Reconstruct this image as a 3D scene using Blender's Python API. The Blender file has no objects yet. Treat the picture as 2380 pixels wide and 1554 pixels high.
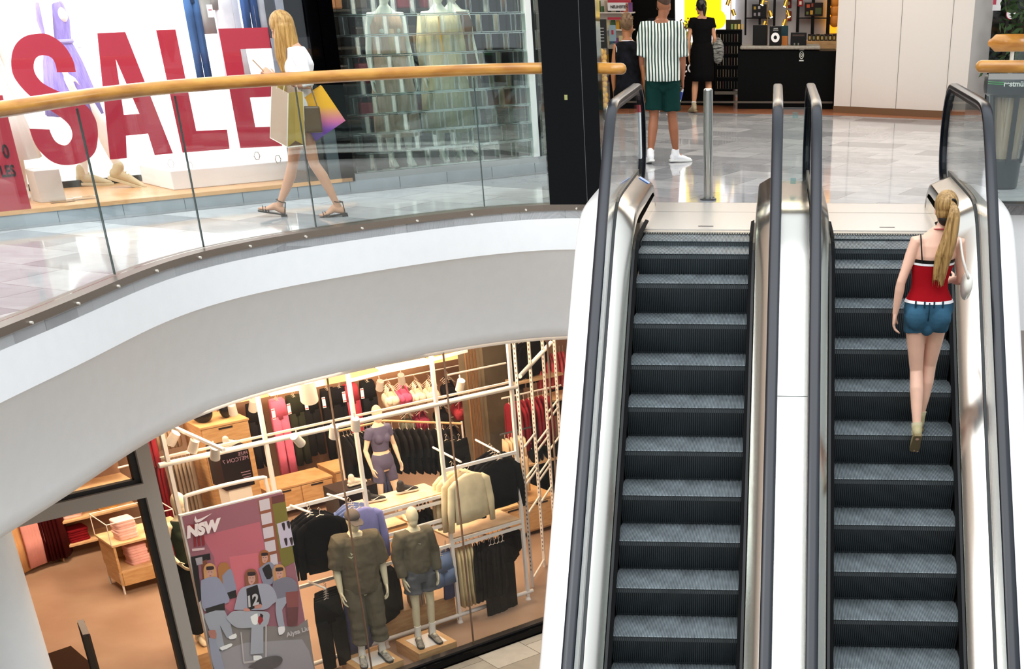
import bpy, math, random
from math import sin, cos, tan, pi, radians, atan2, sqrt
from mathutils import Vector, Matrix
random.seed(7)
V = Vector
scene = bpy.context.scene
col = scene.collection

# ---------------------------------------------------------------- camera, world, lights, exposure
F_PX, CX, CY = 2995.97, 1639.31, 1809.48
PITCH, YAW, ROLL = 0.5521, 0.0481, -0.0012
CAM = V((1.1597, -11.4779, 1.9207))
_F = V((sin(-YAW)*cos(PITCH), cos(YAW)*cos(PITCH), -sin(PITCH)))
_R0 = V((cos(YAW), sin(YAW), 0)); _U0 = _R0.cross(_F)
_R = _R0*cos(ROLL)+_U0*sin(ROLL); _U = _U0*cos(ROLL)-_R0*sin(ROLL)
cd = bpy.data.cameras.new('camera'); cam = bpy.data.objects.new('camera', cd); col.objects.link(cam)
cam.matrix_world = Matrix(((_R.x, _U.x, -_F.x, CAM.x), (_R.y, _U.y, -_F.y, CAM.y), (_R.z, _U.z, -_F.z, CAM.z), (0, 0, 0, 1)))
cd.sensor_fit = 'HORIZONTAL'; cd.sensor_width = 36; cd.lens = F_PX/2380*36
cd.shift_x = (1190-CX)/2380; cd.shift_y = (CY-777)/2380; cd.clip_end = 200
scene.camera = cam

w = bpy.data.worlds.new('world'); scene.world = w; w.use_nodes = True
bg = w.node_tree.nodes['Background']; bg.inputs[0].default_value = (0.86, 0.94, 1.0, 1); bg.inputs[1].default_value = 0.62
_n = w.node_tree; _tc = _n.nodes.new('ShaderNodeTexCoord'); _sx = _n.nodes.new('ShaderNodeSeparateXYZ'); _n.links.new(_tc.outputs['Generated'], _sx.inputs[0])
_mr = _n.nodes.new('ShaderNodeMapRange'); _mr.interpolation_type = 'SMOOTHSTEP'; _mr.inputs[1].default_value = -.62; _mr.inputs[2].default_value = -.22; _n.links.new(_sx.outputs[0], _mr.inputs[0])
_mx = _n.nodes.new('ShaderNodeMix'); _mx.data_type = 'RGBA'; _mx.inputs[6].default_value = (.50, .40, .33, 1); _mx.inputs[7].default_value = (0.88, 0.95, 1.0, 1); _n.links.new(_mr.outputs[0], _mx.inputs[0]); _mz = _n.nodes.new('ShaderNodeMapRange'); _mz.interpolation_type = 'SMOOTHSTEP'; _mz.inputs[1].default_value = .45; _mz.inputs[2].default_value = .85; _mz.inputs[3].default_value = .55; _mz.inputs[4].default_value = 1.35; _n.links.new(_sx.outputs[2], _mz.inputs[0]); _n.links.new(_mz.outputs[0], bg.inputs[1]); _n.links.new(_mx.outputs[2], bg.inputs[0])  # warm hall on the left, daylight elsewhere

def area(name, loc, size, power, color=(1, 1, 1), target=None, sy=None, spread=pi):
    l = bpy.data.lights.new(name, 'AREA'); l.energy = power; l.color = color
    l.shape = 'RECTANGLE'; l.size = size; l.size_y = sy or size; l.spread = spread
    o = bpy.data.objects.new(name, l); o.location = loc; col.objects.link(o)
    d = (V(target)-V(loc)) if target else V((0, 0, -1))
    o.rotation_euler = d.to_track_quat('-Z', 'Y').to_euler(); return o
area('skylight', (0.5, -5, 9), 12, 950, (0.93, 0.97, 1.0), sy=12)
area('walkway_daylight', (-4.5, -4, 5.5), 5, 260, (0.9, 0.96, 1.0), target=(-3.5, 2, -0.3))
vs = scene.view_settings; vs.view_transform = 'Standard'; vs.look = 'None'; vs.gamma = 1; vs.use_curve_mapping = False; vs.exposure = 0.35

# ---------------------------------------------------------------- frames of reference
INC = 0.6853; TI = tan(INC); Z0 = -0.2309; ZL = -4.9
AW = radians(45.5); UU = V((cos(AW), sin(AW), 0)); NN = V((-sin(AW), cos(AW), 0)); OO = V((-3.27, 3.82, 0))
def S(s, t, z): return OO+UU*s+NN*t+V((0, 0, z))          # shop frame: along the front, into the shop, up
def ray(x, y): return _F*F_PX+_R*(x-CX)-_U*(y-CY)
def pl(x, y, P, N):
    D = ray(x, y); return CAM+D*((V(P)-CAM).dot(N)/D.dot(N))
def atz(x, y, z=0.0): return pl(x, y, (0, 0, z), V((0, 0, 1)))
def atx(x, y, X): return pl(x, y, (X, 0, 0), V((1, 0, 0)))
def aty(x, y, Y): return pl(x, y, (0, Y, 0), V((0, 1, 0)))
def att(x, y, t): return pl(x, y, OO+NN*t, NN)
def st(q): q = V(q)-OO; return (q.dot(UU), q.dot(NN), q.z)

# ---------------------------------------------------------------- materials
def lin(c):
    if isinstance(c, str):
        c = [int(c[i:i+2], 16)/255 for i in (0, 2, 4)]
        c = [x/12.92 if x <= .04045 else ((x+.055)/1.055)**2.4 for x in c]
    return (c[0], c[1], c[2], 1)
MC = {}
def M(name, color='808080', rough=.5, metal=0, noise=0, nscale=8, bump=0, bscale=60, c2=None, spec=None, stretch=None, emit=0, sheen=0, sss=0, coat=0):
    if name in MC: return MC[name]
    if spec is None: spec = .1 if rough >= .75 else .5
    m = bpy.data.materials.new(name); m.use_nodes = True; MC[name] = m
    nt = m.node_tree; b = nt.nodes['Principled BSDF']; c = lin(color)
    b.inputs['Base Color'].default_value = c; b.inputs['Roughness'].default_value = rough; b.inputs['Metallic'].default_value = metal
    b.inputs['Specular IOR Level'].default_value = spec
    if sheen: b.inputs['Sheen Weight'].default_value = sheen
    if coat: b.inputs['Coat Weight'].default_value = coat; b.inputs['Coat Roughness'].default_value = .05
    if sss:
        b.inputs['Subsurface Weight'].default_value = sss; b.inputs['Subsurface Radius'].default_value = (.02, .008, .005)
    if emit: b.inputs['Emission Color'].default_value = c; b.inputs['Emission Strength'].default_value = emit
    tc = nt.nodes.new('ShaderNodeTexCoord'); mp = nt.nodes.new('ShaderNodeMapping'); nt.links.new(tc.outputs['Object'], mp.inputs[0])
    if stretch: mp.inputs['Scale'].default_value = stretch
    if noise or c2:
        n = nt.nodes.new('ShaderNodeTexNoise'); n.inputs['Scale'].default_value = nscale; n.inputs['Detail'].default_value = 4; nt.links.new(mp.outputs[0], n.inputs[0])
        r = nt.nodes.new('ShaderNodeValToRGB'); r.color_ramp.elements[0].position = .35; r.color_ramp.elements[1].position = .65
        if c2: a, d = c, lin(c2)
        else: a = tuple(min(1, x*(1-noise)) for x in c[:3])+(1,); d = tuple(min(1, x*(1+noise)) for x in c[:3])+(1,)
        r.color_ramp.elements[0].color = a; r.color_ramp.elements[1].color = d
        nt.links.new(n.outputs[0], r.inputs[0]); nt.links.new(r.outputs[0], b.inputs['Base Color'])
    if bump:
        n2 = nt.nodes.new('ShaderNodeTexNoise'); n2.inputs['Scale'].default_value = bscale; n2.inputs['Detail'].default_value = 3; nt.links.new(mp.outputs[0], n2.inputs[0])
        bp = nt.nodes.new('ShaderNodeBump'); bp.inputs['Strength'].default_value = bump; bp.inputs['Distance'].default_value = .01
        nt.links.new(n2.outputs[0], bp.inputs['Height']); nt.links.new(bp.outputs[0], b.inputs['Normal'])
    return m
def glass(name, tint=(.96, .99, .975), gl=1.0, rough=0.0, base=0.0):
    if name in MC: return MC[name]
    m = bpy.data.materials.new(name); m.use_nodes = True; MC[name] = m; nt = m.node_tree; nt.nodes.clear()
    o = nt.nodes.new('ShaderNodeOutputMaterial'); mx = nt.nodes.new('ShaderNodeMixShader'); t = nt.nodes.new('ShaderNodeBsdfTransparent'); g = nt.nodes.new('ShaderNodeBsdfGlossy')
    t.inputs[0].default_value = (*tint, 1); g.inputs['Roughness'].default_value = rough; g.inputs[0].default_value = (gl, gl, gl, 1)
    lw = nt.nodes.new('ShaderNodeLayerWeight'); lw.inputs[0].default_value = .5
    pw = nt.nodes.new('ShaderNodeMath'); pw.operation = 'POWER'; pw.inputs[1].default_value = 5; nt.links.new(lw.outputs['Facing'], pw.inputs[0])
    ad = nt.nodes.new('ShaderNodeMath'); ad.operation = 'MULTIPLY_ADD'; ad.inputs[1].default_value = .9; ad.inputs[2].default_value = max(0, .04+base); nt.links.new(pw.outputs[0], ad.inputs[0])
    nt.links.new(ad.outputs[0], mx.inputs[0]); nt.links.new(t.outputs[0], mx.inputs[1]); nt.links.new(g.outputs[0], mx.inputs[2]); nt.links.new(mx.outputs[0], o.inputs[0]); return m
def floor_mat(name, ca, cb, rot, sx, sy, rough, mortar='8a8a8a', ms=.004, nz=.5, veins=None):
    m = bpy.data.materials.new(name); m.use_nodes = True; nt = m.node_tree; b = nt.nodes['Principled BSDF']
    tc = nt.nodes.new('ShaderNodeTexCoord'); mp = nt.nodes.new('ShaderNodeMapping'); nt.links.new(tc.outputs['Object'], mp.inputs[0]); mp.inputs['Rotation'].default_value = (0, 0, rot)
    br = nt.nodes.new('ShaderNodeTexBrick'); nt.links.new(mp.outputs[0], br.inputs[0]); br.inputs['Color1'].default_value = lin(ca); br.inputs['Color2'].default_value = lin(cb)
    br.inputs['Mortar'].default_value = lin(mortar); br.inputs['Scale'].default_value = 1; br.inputs['Mortar Size'].default_value = ms; br.inputs['Brick Width'].default_value = sx; br.inputs['Row Height'].default_value = sy; br.inputs['Bias'].default_value = -.1
    n = nt.nodes.new('ShaderNodeTexNoise'); n.inputs['Scale'].default_value = 2.5; n.inputs['Detail'].default_value = 8; nt.links.new(mp.outputs[0], n.inputs[0])
    n.inputs['Distortion'].default_value = 1.5
    r = nt.nodes.new('ShaderNodeValToRGB'); r.color_ramp.elements[0].position = .35; r.color_ramp.elements[1].position = .7
    r.color_ramp.elements[0].color = (1-nz*.4, 1-nz*.4, 1-nz*.38, 1); r.color_ramp.elements[1].color = (1, 1, 1, 1); nt.links.new(n.outputs[0], r.inputs[0])
    mx = nt.nodes.new('ShaderNodeMix'); mx.data_type = 'RGBA'; mx.blend_type = 'MULTIPLY'; mx.inputs[0].default_value = 1
    nt.links.new(br.outputs[0], mx.inputs[6]); nt.links.new(r.outputs[0], mx.inputs[7]); nt.links.new(mx.outputs[2], b.inputs['Base Color'])
    b.inputs['Roughness'].default_value = rough; return m
def stripe_mat(name, ca, cb, freq, duty=.5, axis='X', rough=.8):
    m = bpy.data.materials.new(name); m.use_nodes = True; nt = m.node_tree; b = nt.nodes['Principled BSDF']; b.inputs['Roughness'].default_value = rough; b.inputs['Specular IOR Level'].default_value = .15
    tc = nt.nodes.new('ShaderNodeTexCoord'); sp = nt.nodes.new('ShaderNodeSeparateXYZ'); nt.links.new(tc.outputs['Object'], sp.inputs[0])
    n = nt.nodes.new('ShaderNodeTexNoise'); n.inputs['Scale'].default_value = 3; nt.links.new(tc.outputs['Object'], n.inputs[0])
    a = nt.nodes.new('ShaderNodeMath'); a.operation = 'MULTIPLY_ADD'; a.inputs[1].default_value = .03; nt.links.new(n.outputs[0], a.inputs[0]); nt.links.new(sp.outputs[axis], a.inputs[2])
    k = nt.nodes.new('ShaderNodeMath'); k.operation = 'MULTIPLY'; k.inputs[1].default_value = freq; nt.links.new(a.outputs[0], k.inputs[0])
    f = nt.nodes.new('ShaderNodeMath'); f.operation = 'FRACT'; nt.links.new(k.outputs[0], f.inputs[0])
    g = nt.nodes.new('ShaderNodeMath'); g.operation = 'GREATER_THAN'; g.inputs[1].default_value = duty; nt.links.new(f.outputs[0], g.inputs[0])
    mx = nt.nodes.new('ShaderNodeMix'); mx.data_type = 'RGBA'; mx.inputs[6].default_value = lin(ca); mx.inputs[7].default_value = lin(cb)
    nt.links.new(g.outputs[0], mx.inputs[0]); nt.links.new(mx.outputs[2], b.inputs['Base Color']); return m

# ---------------------------------------------------------------- mesh helpers
def tag(o, label=None, cat=None, group=None, kind=None):
    if label: o['label'] = label
    if cat: o['category'] = cat
    if group: o['group'] = group
    if kind: o['kind'] = kind
    return o
def empty(name, loc=(0, 0, 0), rz=0, label=None, cat=None, group=None):
    o = bpy.data.objects.new(name, None); o.location = loc; o.rotation_euler = (0, 0, rz); o.empty_display_size = .1; col.objects.link(o)
    return tag(o, label, cat, group)
class MB:
    def __init__(s): s.v = []; s.f = []; s.m = []; s.cm = 0
    def add(s, vs, fs):
        o = len(s.v); s.v += [tuple(p) for p in vs]; s.f += [tuple(i+o for i in f) for f in fs]; s.m += [s.cm]*len(fs); return s
    def mat(s, i): s.cm = i; return s
    def hexa(s, p): # 8 points bottom 0-3 ccw, top 4-7
        return s.add(p, [(3, 2, 1, 0), (4, 5, 6, 7), (0, 1, 5, 4), (1, 2, 6, 5), (2, 3, 7, 6), (3, 0, 4, 7)])
    def box(s, c, d, rz=0, ax=None):
        c = V(c); X, Y = (V((cos(rz), sin(rz), 0)), V((-sin(rz), cos(rz), 0))); Z = V((0, 0, 1))
        if ax: X, Y, Z = ax
        a, b, e = X*d[0]/2, Y*d[1]/2, Z*d[2]/2
        return s.hexa([c-a-b-e, c+a-b-e, c+a+b-e, c-a+b-e, c-a-b+e, c+a-b+e, c+a+b+e, c-a+b+e])
    def sbox(s, s0, s1, t0, t1, z0, z1): # box in shop frame
        return s.hexa([S(s0, t0, z0), S(s1, t0, z0), S(s1, t1, z0), S(s0, t1, z0), S(s0, t0, z1), S(s1, t0, z1), S(s1, t1, z1), S(s0, t1, z1)])
    def bar(s, a, b, w_, h_, up=(0, 0, 1)):
        a, b = V(a), V(b); d = (b-a); L = d.length; d.normalize(); x = d.cross(V(up)); 
        if x.length < 1e-4: x = V((1, 0, 0))
        x.normalize(); z = x.cross(d); return s.box((a+b)/2, (w_, L, h_), ax=(x, d, z))
    def tube(s, pts, r, n=10, caps=True, ry=None, up=None):
        pts = [V(p) for p in pts]; k = len(pts); rs = r if isinstance(r, (list, tuple)) else [r]*k
        ys = ry if isinstance(ry, (list, tuple)) else ([ry]*k if ry else rs)
        t = [(pts[min(i+1, k-1)]-pts[max(i-1, 0)]).normalized() for i in range(k)]
        x = V(up) if up else (V((0, 0, 1)) if abs(t[0].z) < .9 else V((1, 0, 0)))
        x = (x-t[0]*x.dot(t[0])).normalized(); vs = []
        for i in range(k):
            x = (x-t[i]*x.dot(t[i])); x = x.normalized() if x.length > 1e-6 else V((1, 0, 0)); y = t[i].cross(x)
            for j in range(n):
                a = 2*pi*j/n; vs.append(pts[i]+x*cos(a)*rs[i]+y*sin(a)*ys[i])
        fs = [(i*n+j, i*n+(j+1) % n, (i+1)*n+(j+1) % n, (i+1)*n+j) for i in range(k-1) for j in range(n)]
        if caps: fs += [tuple(range(n))[::-1], tuple((k-1)*n+j for j in range(n))]
        return s.add(vs, fs)
    def limb(s, pts, r, n=12, ry=None, up=None): # tube with rounded ends
        pts = [V(p) for p in pts]; r = list(r); ry = list(ry) if ry else list(r)
        d0 = (pts[0]-pts[1]).normalized(); d1 = (pts[-1]-pts[-2]).normalized(); P = []; A = []; B = []
        for a in (80, 55, 28): P.append(pts[0]+d0*min(r[0], ry[0])*sin(radians(a))); A.append(r[0]*cos(radians(a))); B.append(ry[0]*cos(radians(a)))
        P += pts; A += r; B += ry
        for a in (28, 55, 80): P.append(pts[-1]+d1*min(r[-1], ry[-1])*sin(radians(a))); A.append(r[-1]*cos(radians(a))); B.append(ry[-1]*cos(radians(a)))
        return s.tube(P, A, n, True, B, up)
    def ell(s, c, r, n=16, m=10, ax=None):
        c = V(c); r = (r, r, r) if not isinstance(r, (tuple, list)) else r; X, Y, Z = ax or (V((1, 0, 0)), V((0, 1, 0)), V((0, 0, 1)))
        vs = [c-Z*r[2]]
        for i in range(1, m):
            a = -pi/2+pi*i/m
            for j in range(n):
                b = 2*pi*j/n; vs.append(c+X*r[0]*cos(a)*cos(b)+Y*r[1]*cos(a)*sin(b)+Z*r[2]*sin(a))
        vs.append(c+Z*r[2]); fs = [(0, 1+(j+1) % n, 1+j) for j in range(n)]
        fs += [(1+i*n+j, 1+i*n+(j+1) % n, 1+(i+1)*n+(j+1) % n, 1+(i+1)*n+j) for i in range(m-2) for j in range(n)]
        e = len(vs)-1; fs += [(1+(m-2)*n+j, 1+(m-2)*n+(j+1) % n, e) for j in range(n)]
        return s.add(vs, fs)
    def loft(s, rings, n=20, folds=0, fk=7, ph=0): # rings: (center, rx, ry[, fold])
        vs = []
        for R in rings:
            c = V(R[0]); fa = R[3] if len(R) > 3 else 0
            for j in range(n):
                a = 2*pi*j/n; k = 1+fa*sin(fk*a+ph); vs.append(c+V((cos(a)*R[1]*k, sin(a)*R[2]*k, 0)))
        k = len(rings); fs = [(i*n+j, i*n+(j+1) % n, (i+1)*n+(j+1) % n, (i+1)*n+j) for i in range(k-1) for j in range(n)]
        fs += [tuple(range(n))[::-1], tuple((k-1)*n+j for j in range(n))]
        return s.add(vs, fs)
    def prism(s, poly, d): # planar polygon extruded by vector d
        n = len(poly); poly = [V(p) for p in poly]; d = V(d)
        return s.add(poly+[p+d for p in poly], [tuple(range(n))[::-1], tuple(range(n, 2*n))]+[(i, (i+1) % n, (i+1) % n+n, i+n) for i in range(n)])
    def poly(s, p): return s.add(p, [tuple(range(len(p)))])
    def sweep(s, path, prof, frame): # frame(i)->(X,Z); prof list of (a,b)
        k = len(path); n = len(prof); vs = []
        for i, p in enumerate(path):
            X, Z = frame(i)
            for a, b in prof: vs.append(V(p)+X*a+Z*b)
        fs = [(i*n+j, i*n+(j+1) % n, (i+1)*n+(j+1) % n, (i+1)*n+j) for i in range(k-1) for j in range(n)]
        fs += [tuple(range(n))[::-1], tuple((k-1)*n+j for j in range(n))]
        return s.add(vs, fs)
    def build(s, name, mat, parent=None, smooth=False, bevel=0, world=True, remesh=0, sm=0, subsurf=0, label=None, cat=None, group=None, kind=None):
        me = bpy.data.meshes.new(name); me.from_pydata(s.v, [], s.f)
        for x in (mat if isinstance(mat, (list, tuple)) else [mat]): me.materials.append(x)
        me.polygons.foreach_set('material_index', s.m); me.update()
        import bmesh
        bm = bmesh.new(); bm.from_mesh(me); bmesh.ops.recalc_face_normals(bm, faces=bm.faces); bm.to_mesh(me); bm.free()
        o = bpy.data.objects.new(name, me); col.objects.link(o)
        if remesh:
            r = o.modifiers.new('r', 'REMESH'); r.mode = 'VOXEL'; r.voxel_size = remesh; r.use_smooth_shade = True
            if sm: q = o.modifiers.new('s', 'SMOOTH'); q.iterations = sm; q.factor = .5
            dg = bpy.context.evaluated_depsgraph_get(); me2 = bpy.data.meshes.new_from_object(o.evaluated_get(dg)); o.modifiers.clear(); o.data = me2; bpy.data.meshes.remove(me); me = me2; me.name = name
            if not me.materials: me.materials.append(mat if not isinstance(mat, (list, tuple)) else mat[0])
            smooth = True
        if smooth:
            me.shade_smooth() if hasattr(me, 'shade_smooth') else None
            if smooth == 'auto':
                me.set_sharp_from_angle(angle=radians(40))
        if bevel: b = o.modifiers.new('b', 'BEVEL'); b.width = bevel; b.segments = 2; b.limit_method = 'ANGLE'
        if subsurf: b = o.modifiers.new('ss', 'SUBSURF'); b.levels = subsurf; b.render_levels = subsurf
        if parent:
            o.parent = parent
            if world: o.location = -V(parent.location)
        return tag(o, label, cat, group, kind)
def clone(o, parent=None):
    c = o.copy(); col.objects.link(c); c.parent = parent
    for ch in [x for x in bpy.data.objects if x.parent == o]: clone(ch, c)
    return c
def clone_thing(o, loc, rz=0, label=None, group=None, kids=None):
    c = o.copy(); col.objects.link(c); c.location = loc; c.rotation_euler = (0, 0, rz)
    if label: c['label'] = label
    if group: c['group'] = group
    for ch in list(o.children):
        d = ch.copy(); col.objects.link(d); d.parent = c
        for g in ch.children: e = g.copy(); col.objects.link(e); e.parent = d
    return c
def crom(P, n=8, closed=False):
    P = [V(p) for p in P]; out = []
    for i in range(len(P)-1):
        a = P[i-1] if i else P[0]*2-P[1]; b = P[i]; c = P[i+1]; d = P[i+2] if i+2 < len(P) else P[-1]*2-P[-2]
        for k in range(n):
            t = k/n; out.append(.5*((2*b)+(c-a)*t+(2*a-5*b+4*c-d)*t*t+(3*b-a-3*c+d)*t**3))
    return out+[P[-1]]
def text_mesh(txt, size, origin, X, Y, mat, name='lettering', parent=None, depth=.002, align='LEFT', mirror=False, bold=0, sx=1, shear=0, label=None):
    cu = bpy.data.curves.new('t', 'FONT'); cu.body = txt; cu.size = size; cu.align_x = align; cu.extrude = 0; cu.offset = bold; cu.shear = shear
    o = bpy.data.objects.new('t', cu); col.objects.link(o); dg = bpy.context.evaluated_depsgraph_get(); me = bpy.data.meshes.new_from_object(o.evaluated_get(dg)); bpy.data.objects.remove(o)
    X = V(X).normalized(); Y = V(Y).normalized(); N = X.cross(Y); mb = MB()
    if mirror: pass
    vs = [V(origin)+X*v.co.x*sx*(-1 if mirror else 1)+Y*v.co.y+N*.002 for v in me.vertices]
    vs2 = [p+N*depth for p in vs]; k = len(vs)
    fs = [tuple(p.vertices) for p in me.polygons]; mb.add(vs2, fs); bpy.data.meshes.remove(me)
    return mb.build(name, mat, parent, label=label)
# ---------------------------------------------------------------- shared materials
white = M('white_render', 'f4f6f8', .55, noise=.01); whitecol = M('white_paint', 'f2f3f4', .5)
steel = M('brushed_steel', 'c9c6c0', .24, 1, bump=.05, bscale=40, stretch=(40, 1, 1)); steel_dk = M('dark_steel', '77787a', .3, 1)
steelw = M('satin_steel_deck', 'ccc8c1', .17, 1, bump=.012, bscale=30, stretch=(30, 1, 1))
rubber = M('black_handrail_rubber', '0c111c', .24, spec=.42, coat=0); black = M('black_satin', '040405', .4, spec=.3); blackg = M('black_gloss', '020203', .08, spec=.2)
cleat = M('step_aluminium', '7a8286', .5, .3, noise=.25, nscale=5); riserm = M('step_riser', '3a4144', .5, .3)
wood = M('beech_wood', 'c98f3e', .3, c2='b5782c', nscale=3, stretch=(1.5, 1.5, 14), coat=.3); woodh = M('handrail_wood', 'cf9440', .32, c2='a96c26', nscale=2.2, stretch=(1.2, 1.2, 6), coat=.35)
oak = M('oak_veneer', 'd0a878', .45, c2='bd9260', nscale=2.5, stretch=(2, 2, 12)); oakl = M('pale_oak', 'dfbf98', .45, c2='cfa87c', nscale=2.5, stretch=(3, 3, 14))
bal_glass = glass('balustrade_glass', (.93, .965, .95), base=.015); win_glass = glass('window_glass', (.97, .975, .97), base=-.022); esc_glass = glass('escalator_glass', (.90, .93, .925), base=.02)
joint = M('dark_joint', '3c4a48', .3); alu = M('anodised_aluminium', '8f8c8a', .4, .7); grey_al = M('grey_frame', 'a0968c', .6, 0)
greyti = M('grey_plinth_stone', '9aa2a8', .35, noise=.06, nscale=5)
marble = floor_mat('polished_marble', 'dcdcde', 'a2a4a9', radians(22), .95, .62, .07, nz=.5)
storefl = M('screed_floor', 'a08672', .34, c2='917562', nscale=1.2); corfl = floor_mat('corridor_tiles', 'b9b2a4', '8f8778', radians(45), .6, .6, .25, nz=.4, mortar='5a554c')

# ---------------------------------------------------------------- upper slab, fascia, lower floor and ceilings
edge_px = [(0, 782), (120, 741), (247, 683), (360, 632), (440, 607), (565, 577), (765, 547), (937, 522), (1132, 498), (1274, 488), (1351, 482)]
E0 = [atz(x, y, -.05) for x, y in edge_px]
E0 = [V((-3.95, -7, 0)), V((-3.9, -5, 0))]+[V((p.x, p.y, 0)) for p in E0]+[V((-.5, 2.68, 0))]
def smooth_path(P, n=40, it=30):
    d = [0]
    for i in range(1, len(P)): d.append(d[-1]+(P[i]-P[i-1]).length)
    Q = []
    for k in range(n+1):
        t = d[-1]*k/n; i = max(j for j in range(len(d)) if d[j] <= t+1e-9); i = min(i, len(P)-2); u = (t-d[i])/(d[i+1]-d[i]); Q.append(P[i].lerp(P[i+1], u))
    for _ in range(it): Q = [Q[0]]+[Q[i]*.5+(Q[i-1]+Q[i+1])*.25 for i in range(1, n)]+[Q[-1]]
    return Q
EDGE = smooth_path(E0, 56, 14)
def nrm(P, i):
    t = (P[min(i+1, len(P)-1)]-P[max(i-1, 0)]); t.z = 0; t.normalize(); return V((t.y, -t.x, 0))
def offset(P, d): return [P[i]+nrm(P, i)*d for i in range(len(P))]
mb = MB(); top = EDGE+[V((-.5, 1.2, 0)), V((3.22, 1.2, 0)), V((3.22, 3.12, 0)), V((9, 3.12, 0)), V((9, 22, 0)), V((-14, 22, 0)), V((-14, -7, 0))]
mb.prism([p+V((0, 0, -.12)) for p in top], (0, 0, .12)); mb.build('floor', marble, kind='structure')
mb = MB(); mb.sweep(EDGE, [(0, -.05), (0, -.42), (-.03, -.45), (-.26, -1.25), (-.29, -1.34), (-.34, -1.40), (-.43, -1.42), (-.9, -1.42), (-.9, -.05)], lambda i: (nrm(EDGE, i), V((0, 0, 1))))
mb.build('trim_1', white, kind='structure', smooth='auto')
# slim metal edge strip with small pins
mb = MB(); mb.sweep(EDGE, [(-.16, 0.012), (.012, 0.012), (.012, -.042), (-.02, -.042)], lambda i: (nrm(EDGE, i), V((0, 0, 1))))
mb.build('trim_2', M('bronze_edge_strip', '8a8076', .35, .8), kind='structure')
rail_root = empty('balustrade', EDGE[30], label='curved glass balustrade with a light wooden handrail along the upper walkway', cat='balustrade')
L = 0
for i in range(1, len(EDGE)):
    L += (EDGE[i]-EDGE[i-1]).length
    if L > .42:
        L = 0; n = nrm(EDGE, i); MB().tube([EDGE[i]+n*.01+V((0, 0, -.024)), EDGE[i]+n*.032+V((0, 0, -.024))], .010, 8).build('clamp_pin', M('pale_pin', 'd8d2c8', .4), rail_root)
GL = offset(EDGE, -.10)
def at_len(P, s):
    for i in range(1, len(P)):
        d = (P[i]-P[i-1]).length
        if s <= d: return i-1, P[i-1].lerp(P[i], s/d)
        s -= d
    return len(P)-2, P[-1]
# panel joints: nearest path point to the measured seam feet
seams = [V((-3.94, -4.4, 0)), V((-3.94, -2.8, 0)), V((-3.89, -1.21, 0)), V((-3.63, .04, 0)), V((-2.88, 1.09, 0)), V((-1.67, 2.33, 0)), V((-.82, 2.72, 0))]
idx = [min(range(len(GL)), key=lambda i: (GL[i]-q).length) for q in seams]; idx = [0]+idx+[len(GL)-1]
for a, b in zip(idx[:-1], idx[1:]):
    if b <= a: continue
    P = GL[a:b+1]; P = [P[0].lerp(P[1], .02)]+P[1:-1]+[P[-1].lerp(P[-2], .02)]
    m2 = MB(); m2.sweep(P, [(-.007, 0.013), (.007, 0.013), (.007, 1.185), (-.007, 1.185)], lambda i, P=P: (nrm(P, i), V((0, 0, 1)))); m2.build('glass_panel', bal_glass, rail_root)
for k in idx[1:-1]:
    n = nrm(GL, k); t = V((-n.y, n.x, 0)); MB().box(GL[k]+V((0, 0, .59)), (.007, .016, 1.14), ax=(t, n, V((0, 0, 1)))).build('panel_joint', joint, rail_root)
RP = GL+[V((-.42, 2.72, 0)), V((-.33, 2.72, 0))]
mb = MB(); mb.limb([p+V((0, 0, 1.226)) for p in RP], [.050]*len(RP), 16); mb.build('handrail', woodh, rail_root, smooth=True)
mb = MB(); mb.tube([p+V((0, 0, 1.188)) for p in GL], .012, 8); mb.build('rail_channel', steel, rail_root, smooth=True)

mb = MB(); mb.box((0, 4, ZL-.1), (60, 60, .2)); mb.build('floor_lower', storefl, kind='structure')
mb = MB(); mb.hexa([S(-9, -9, ZL), S(9, -9, ZL), S(9, -1.88, ZL), S(-9, -1.88, ZL)]+[S(-9, -9, ZL+.012), S(9, -9, ZL+.012), S(9, -1.88, ZL+.012), S(-9, -1.88, ZL+.012)])
mb.build('floor_corridor', corfl, kind='structure')
ceilp = offset(EDGE, -.6)
mb = MB(); mb.prism([V((p.x, p.y, -1.3)) for p in ceilp]+[V((-.9, 12, -1.3)), V((3.5, 12, -1.3)), V((3.5, 14, -1.3)), V((-14, 14, -1.3)), V((-14, -7, -1.3))], (0, 0, .1)); mb.build('ceiling_lower', M('store_ceiling', '6b5a4a', .8), kind='structure')
# white round column carrying the slab, lower left
c0 = att(60, 1400, -2.3); c0 = V((c0.x, c0.y, 0))-_R0*.42
mb = MB(); mb.tube([c0+V((0, 0, ZL)), c0+V((0, 0, -.9))], .42, 48); mb.build('wall_column', white, kind='structure', smooth='auto')

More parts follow.
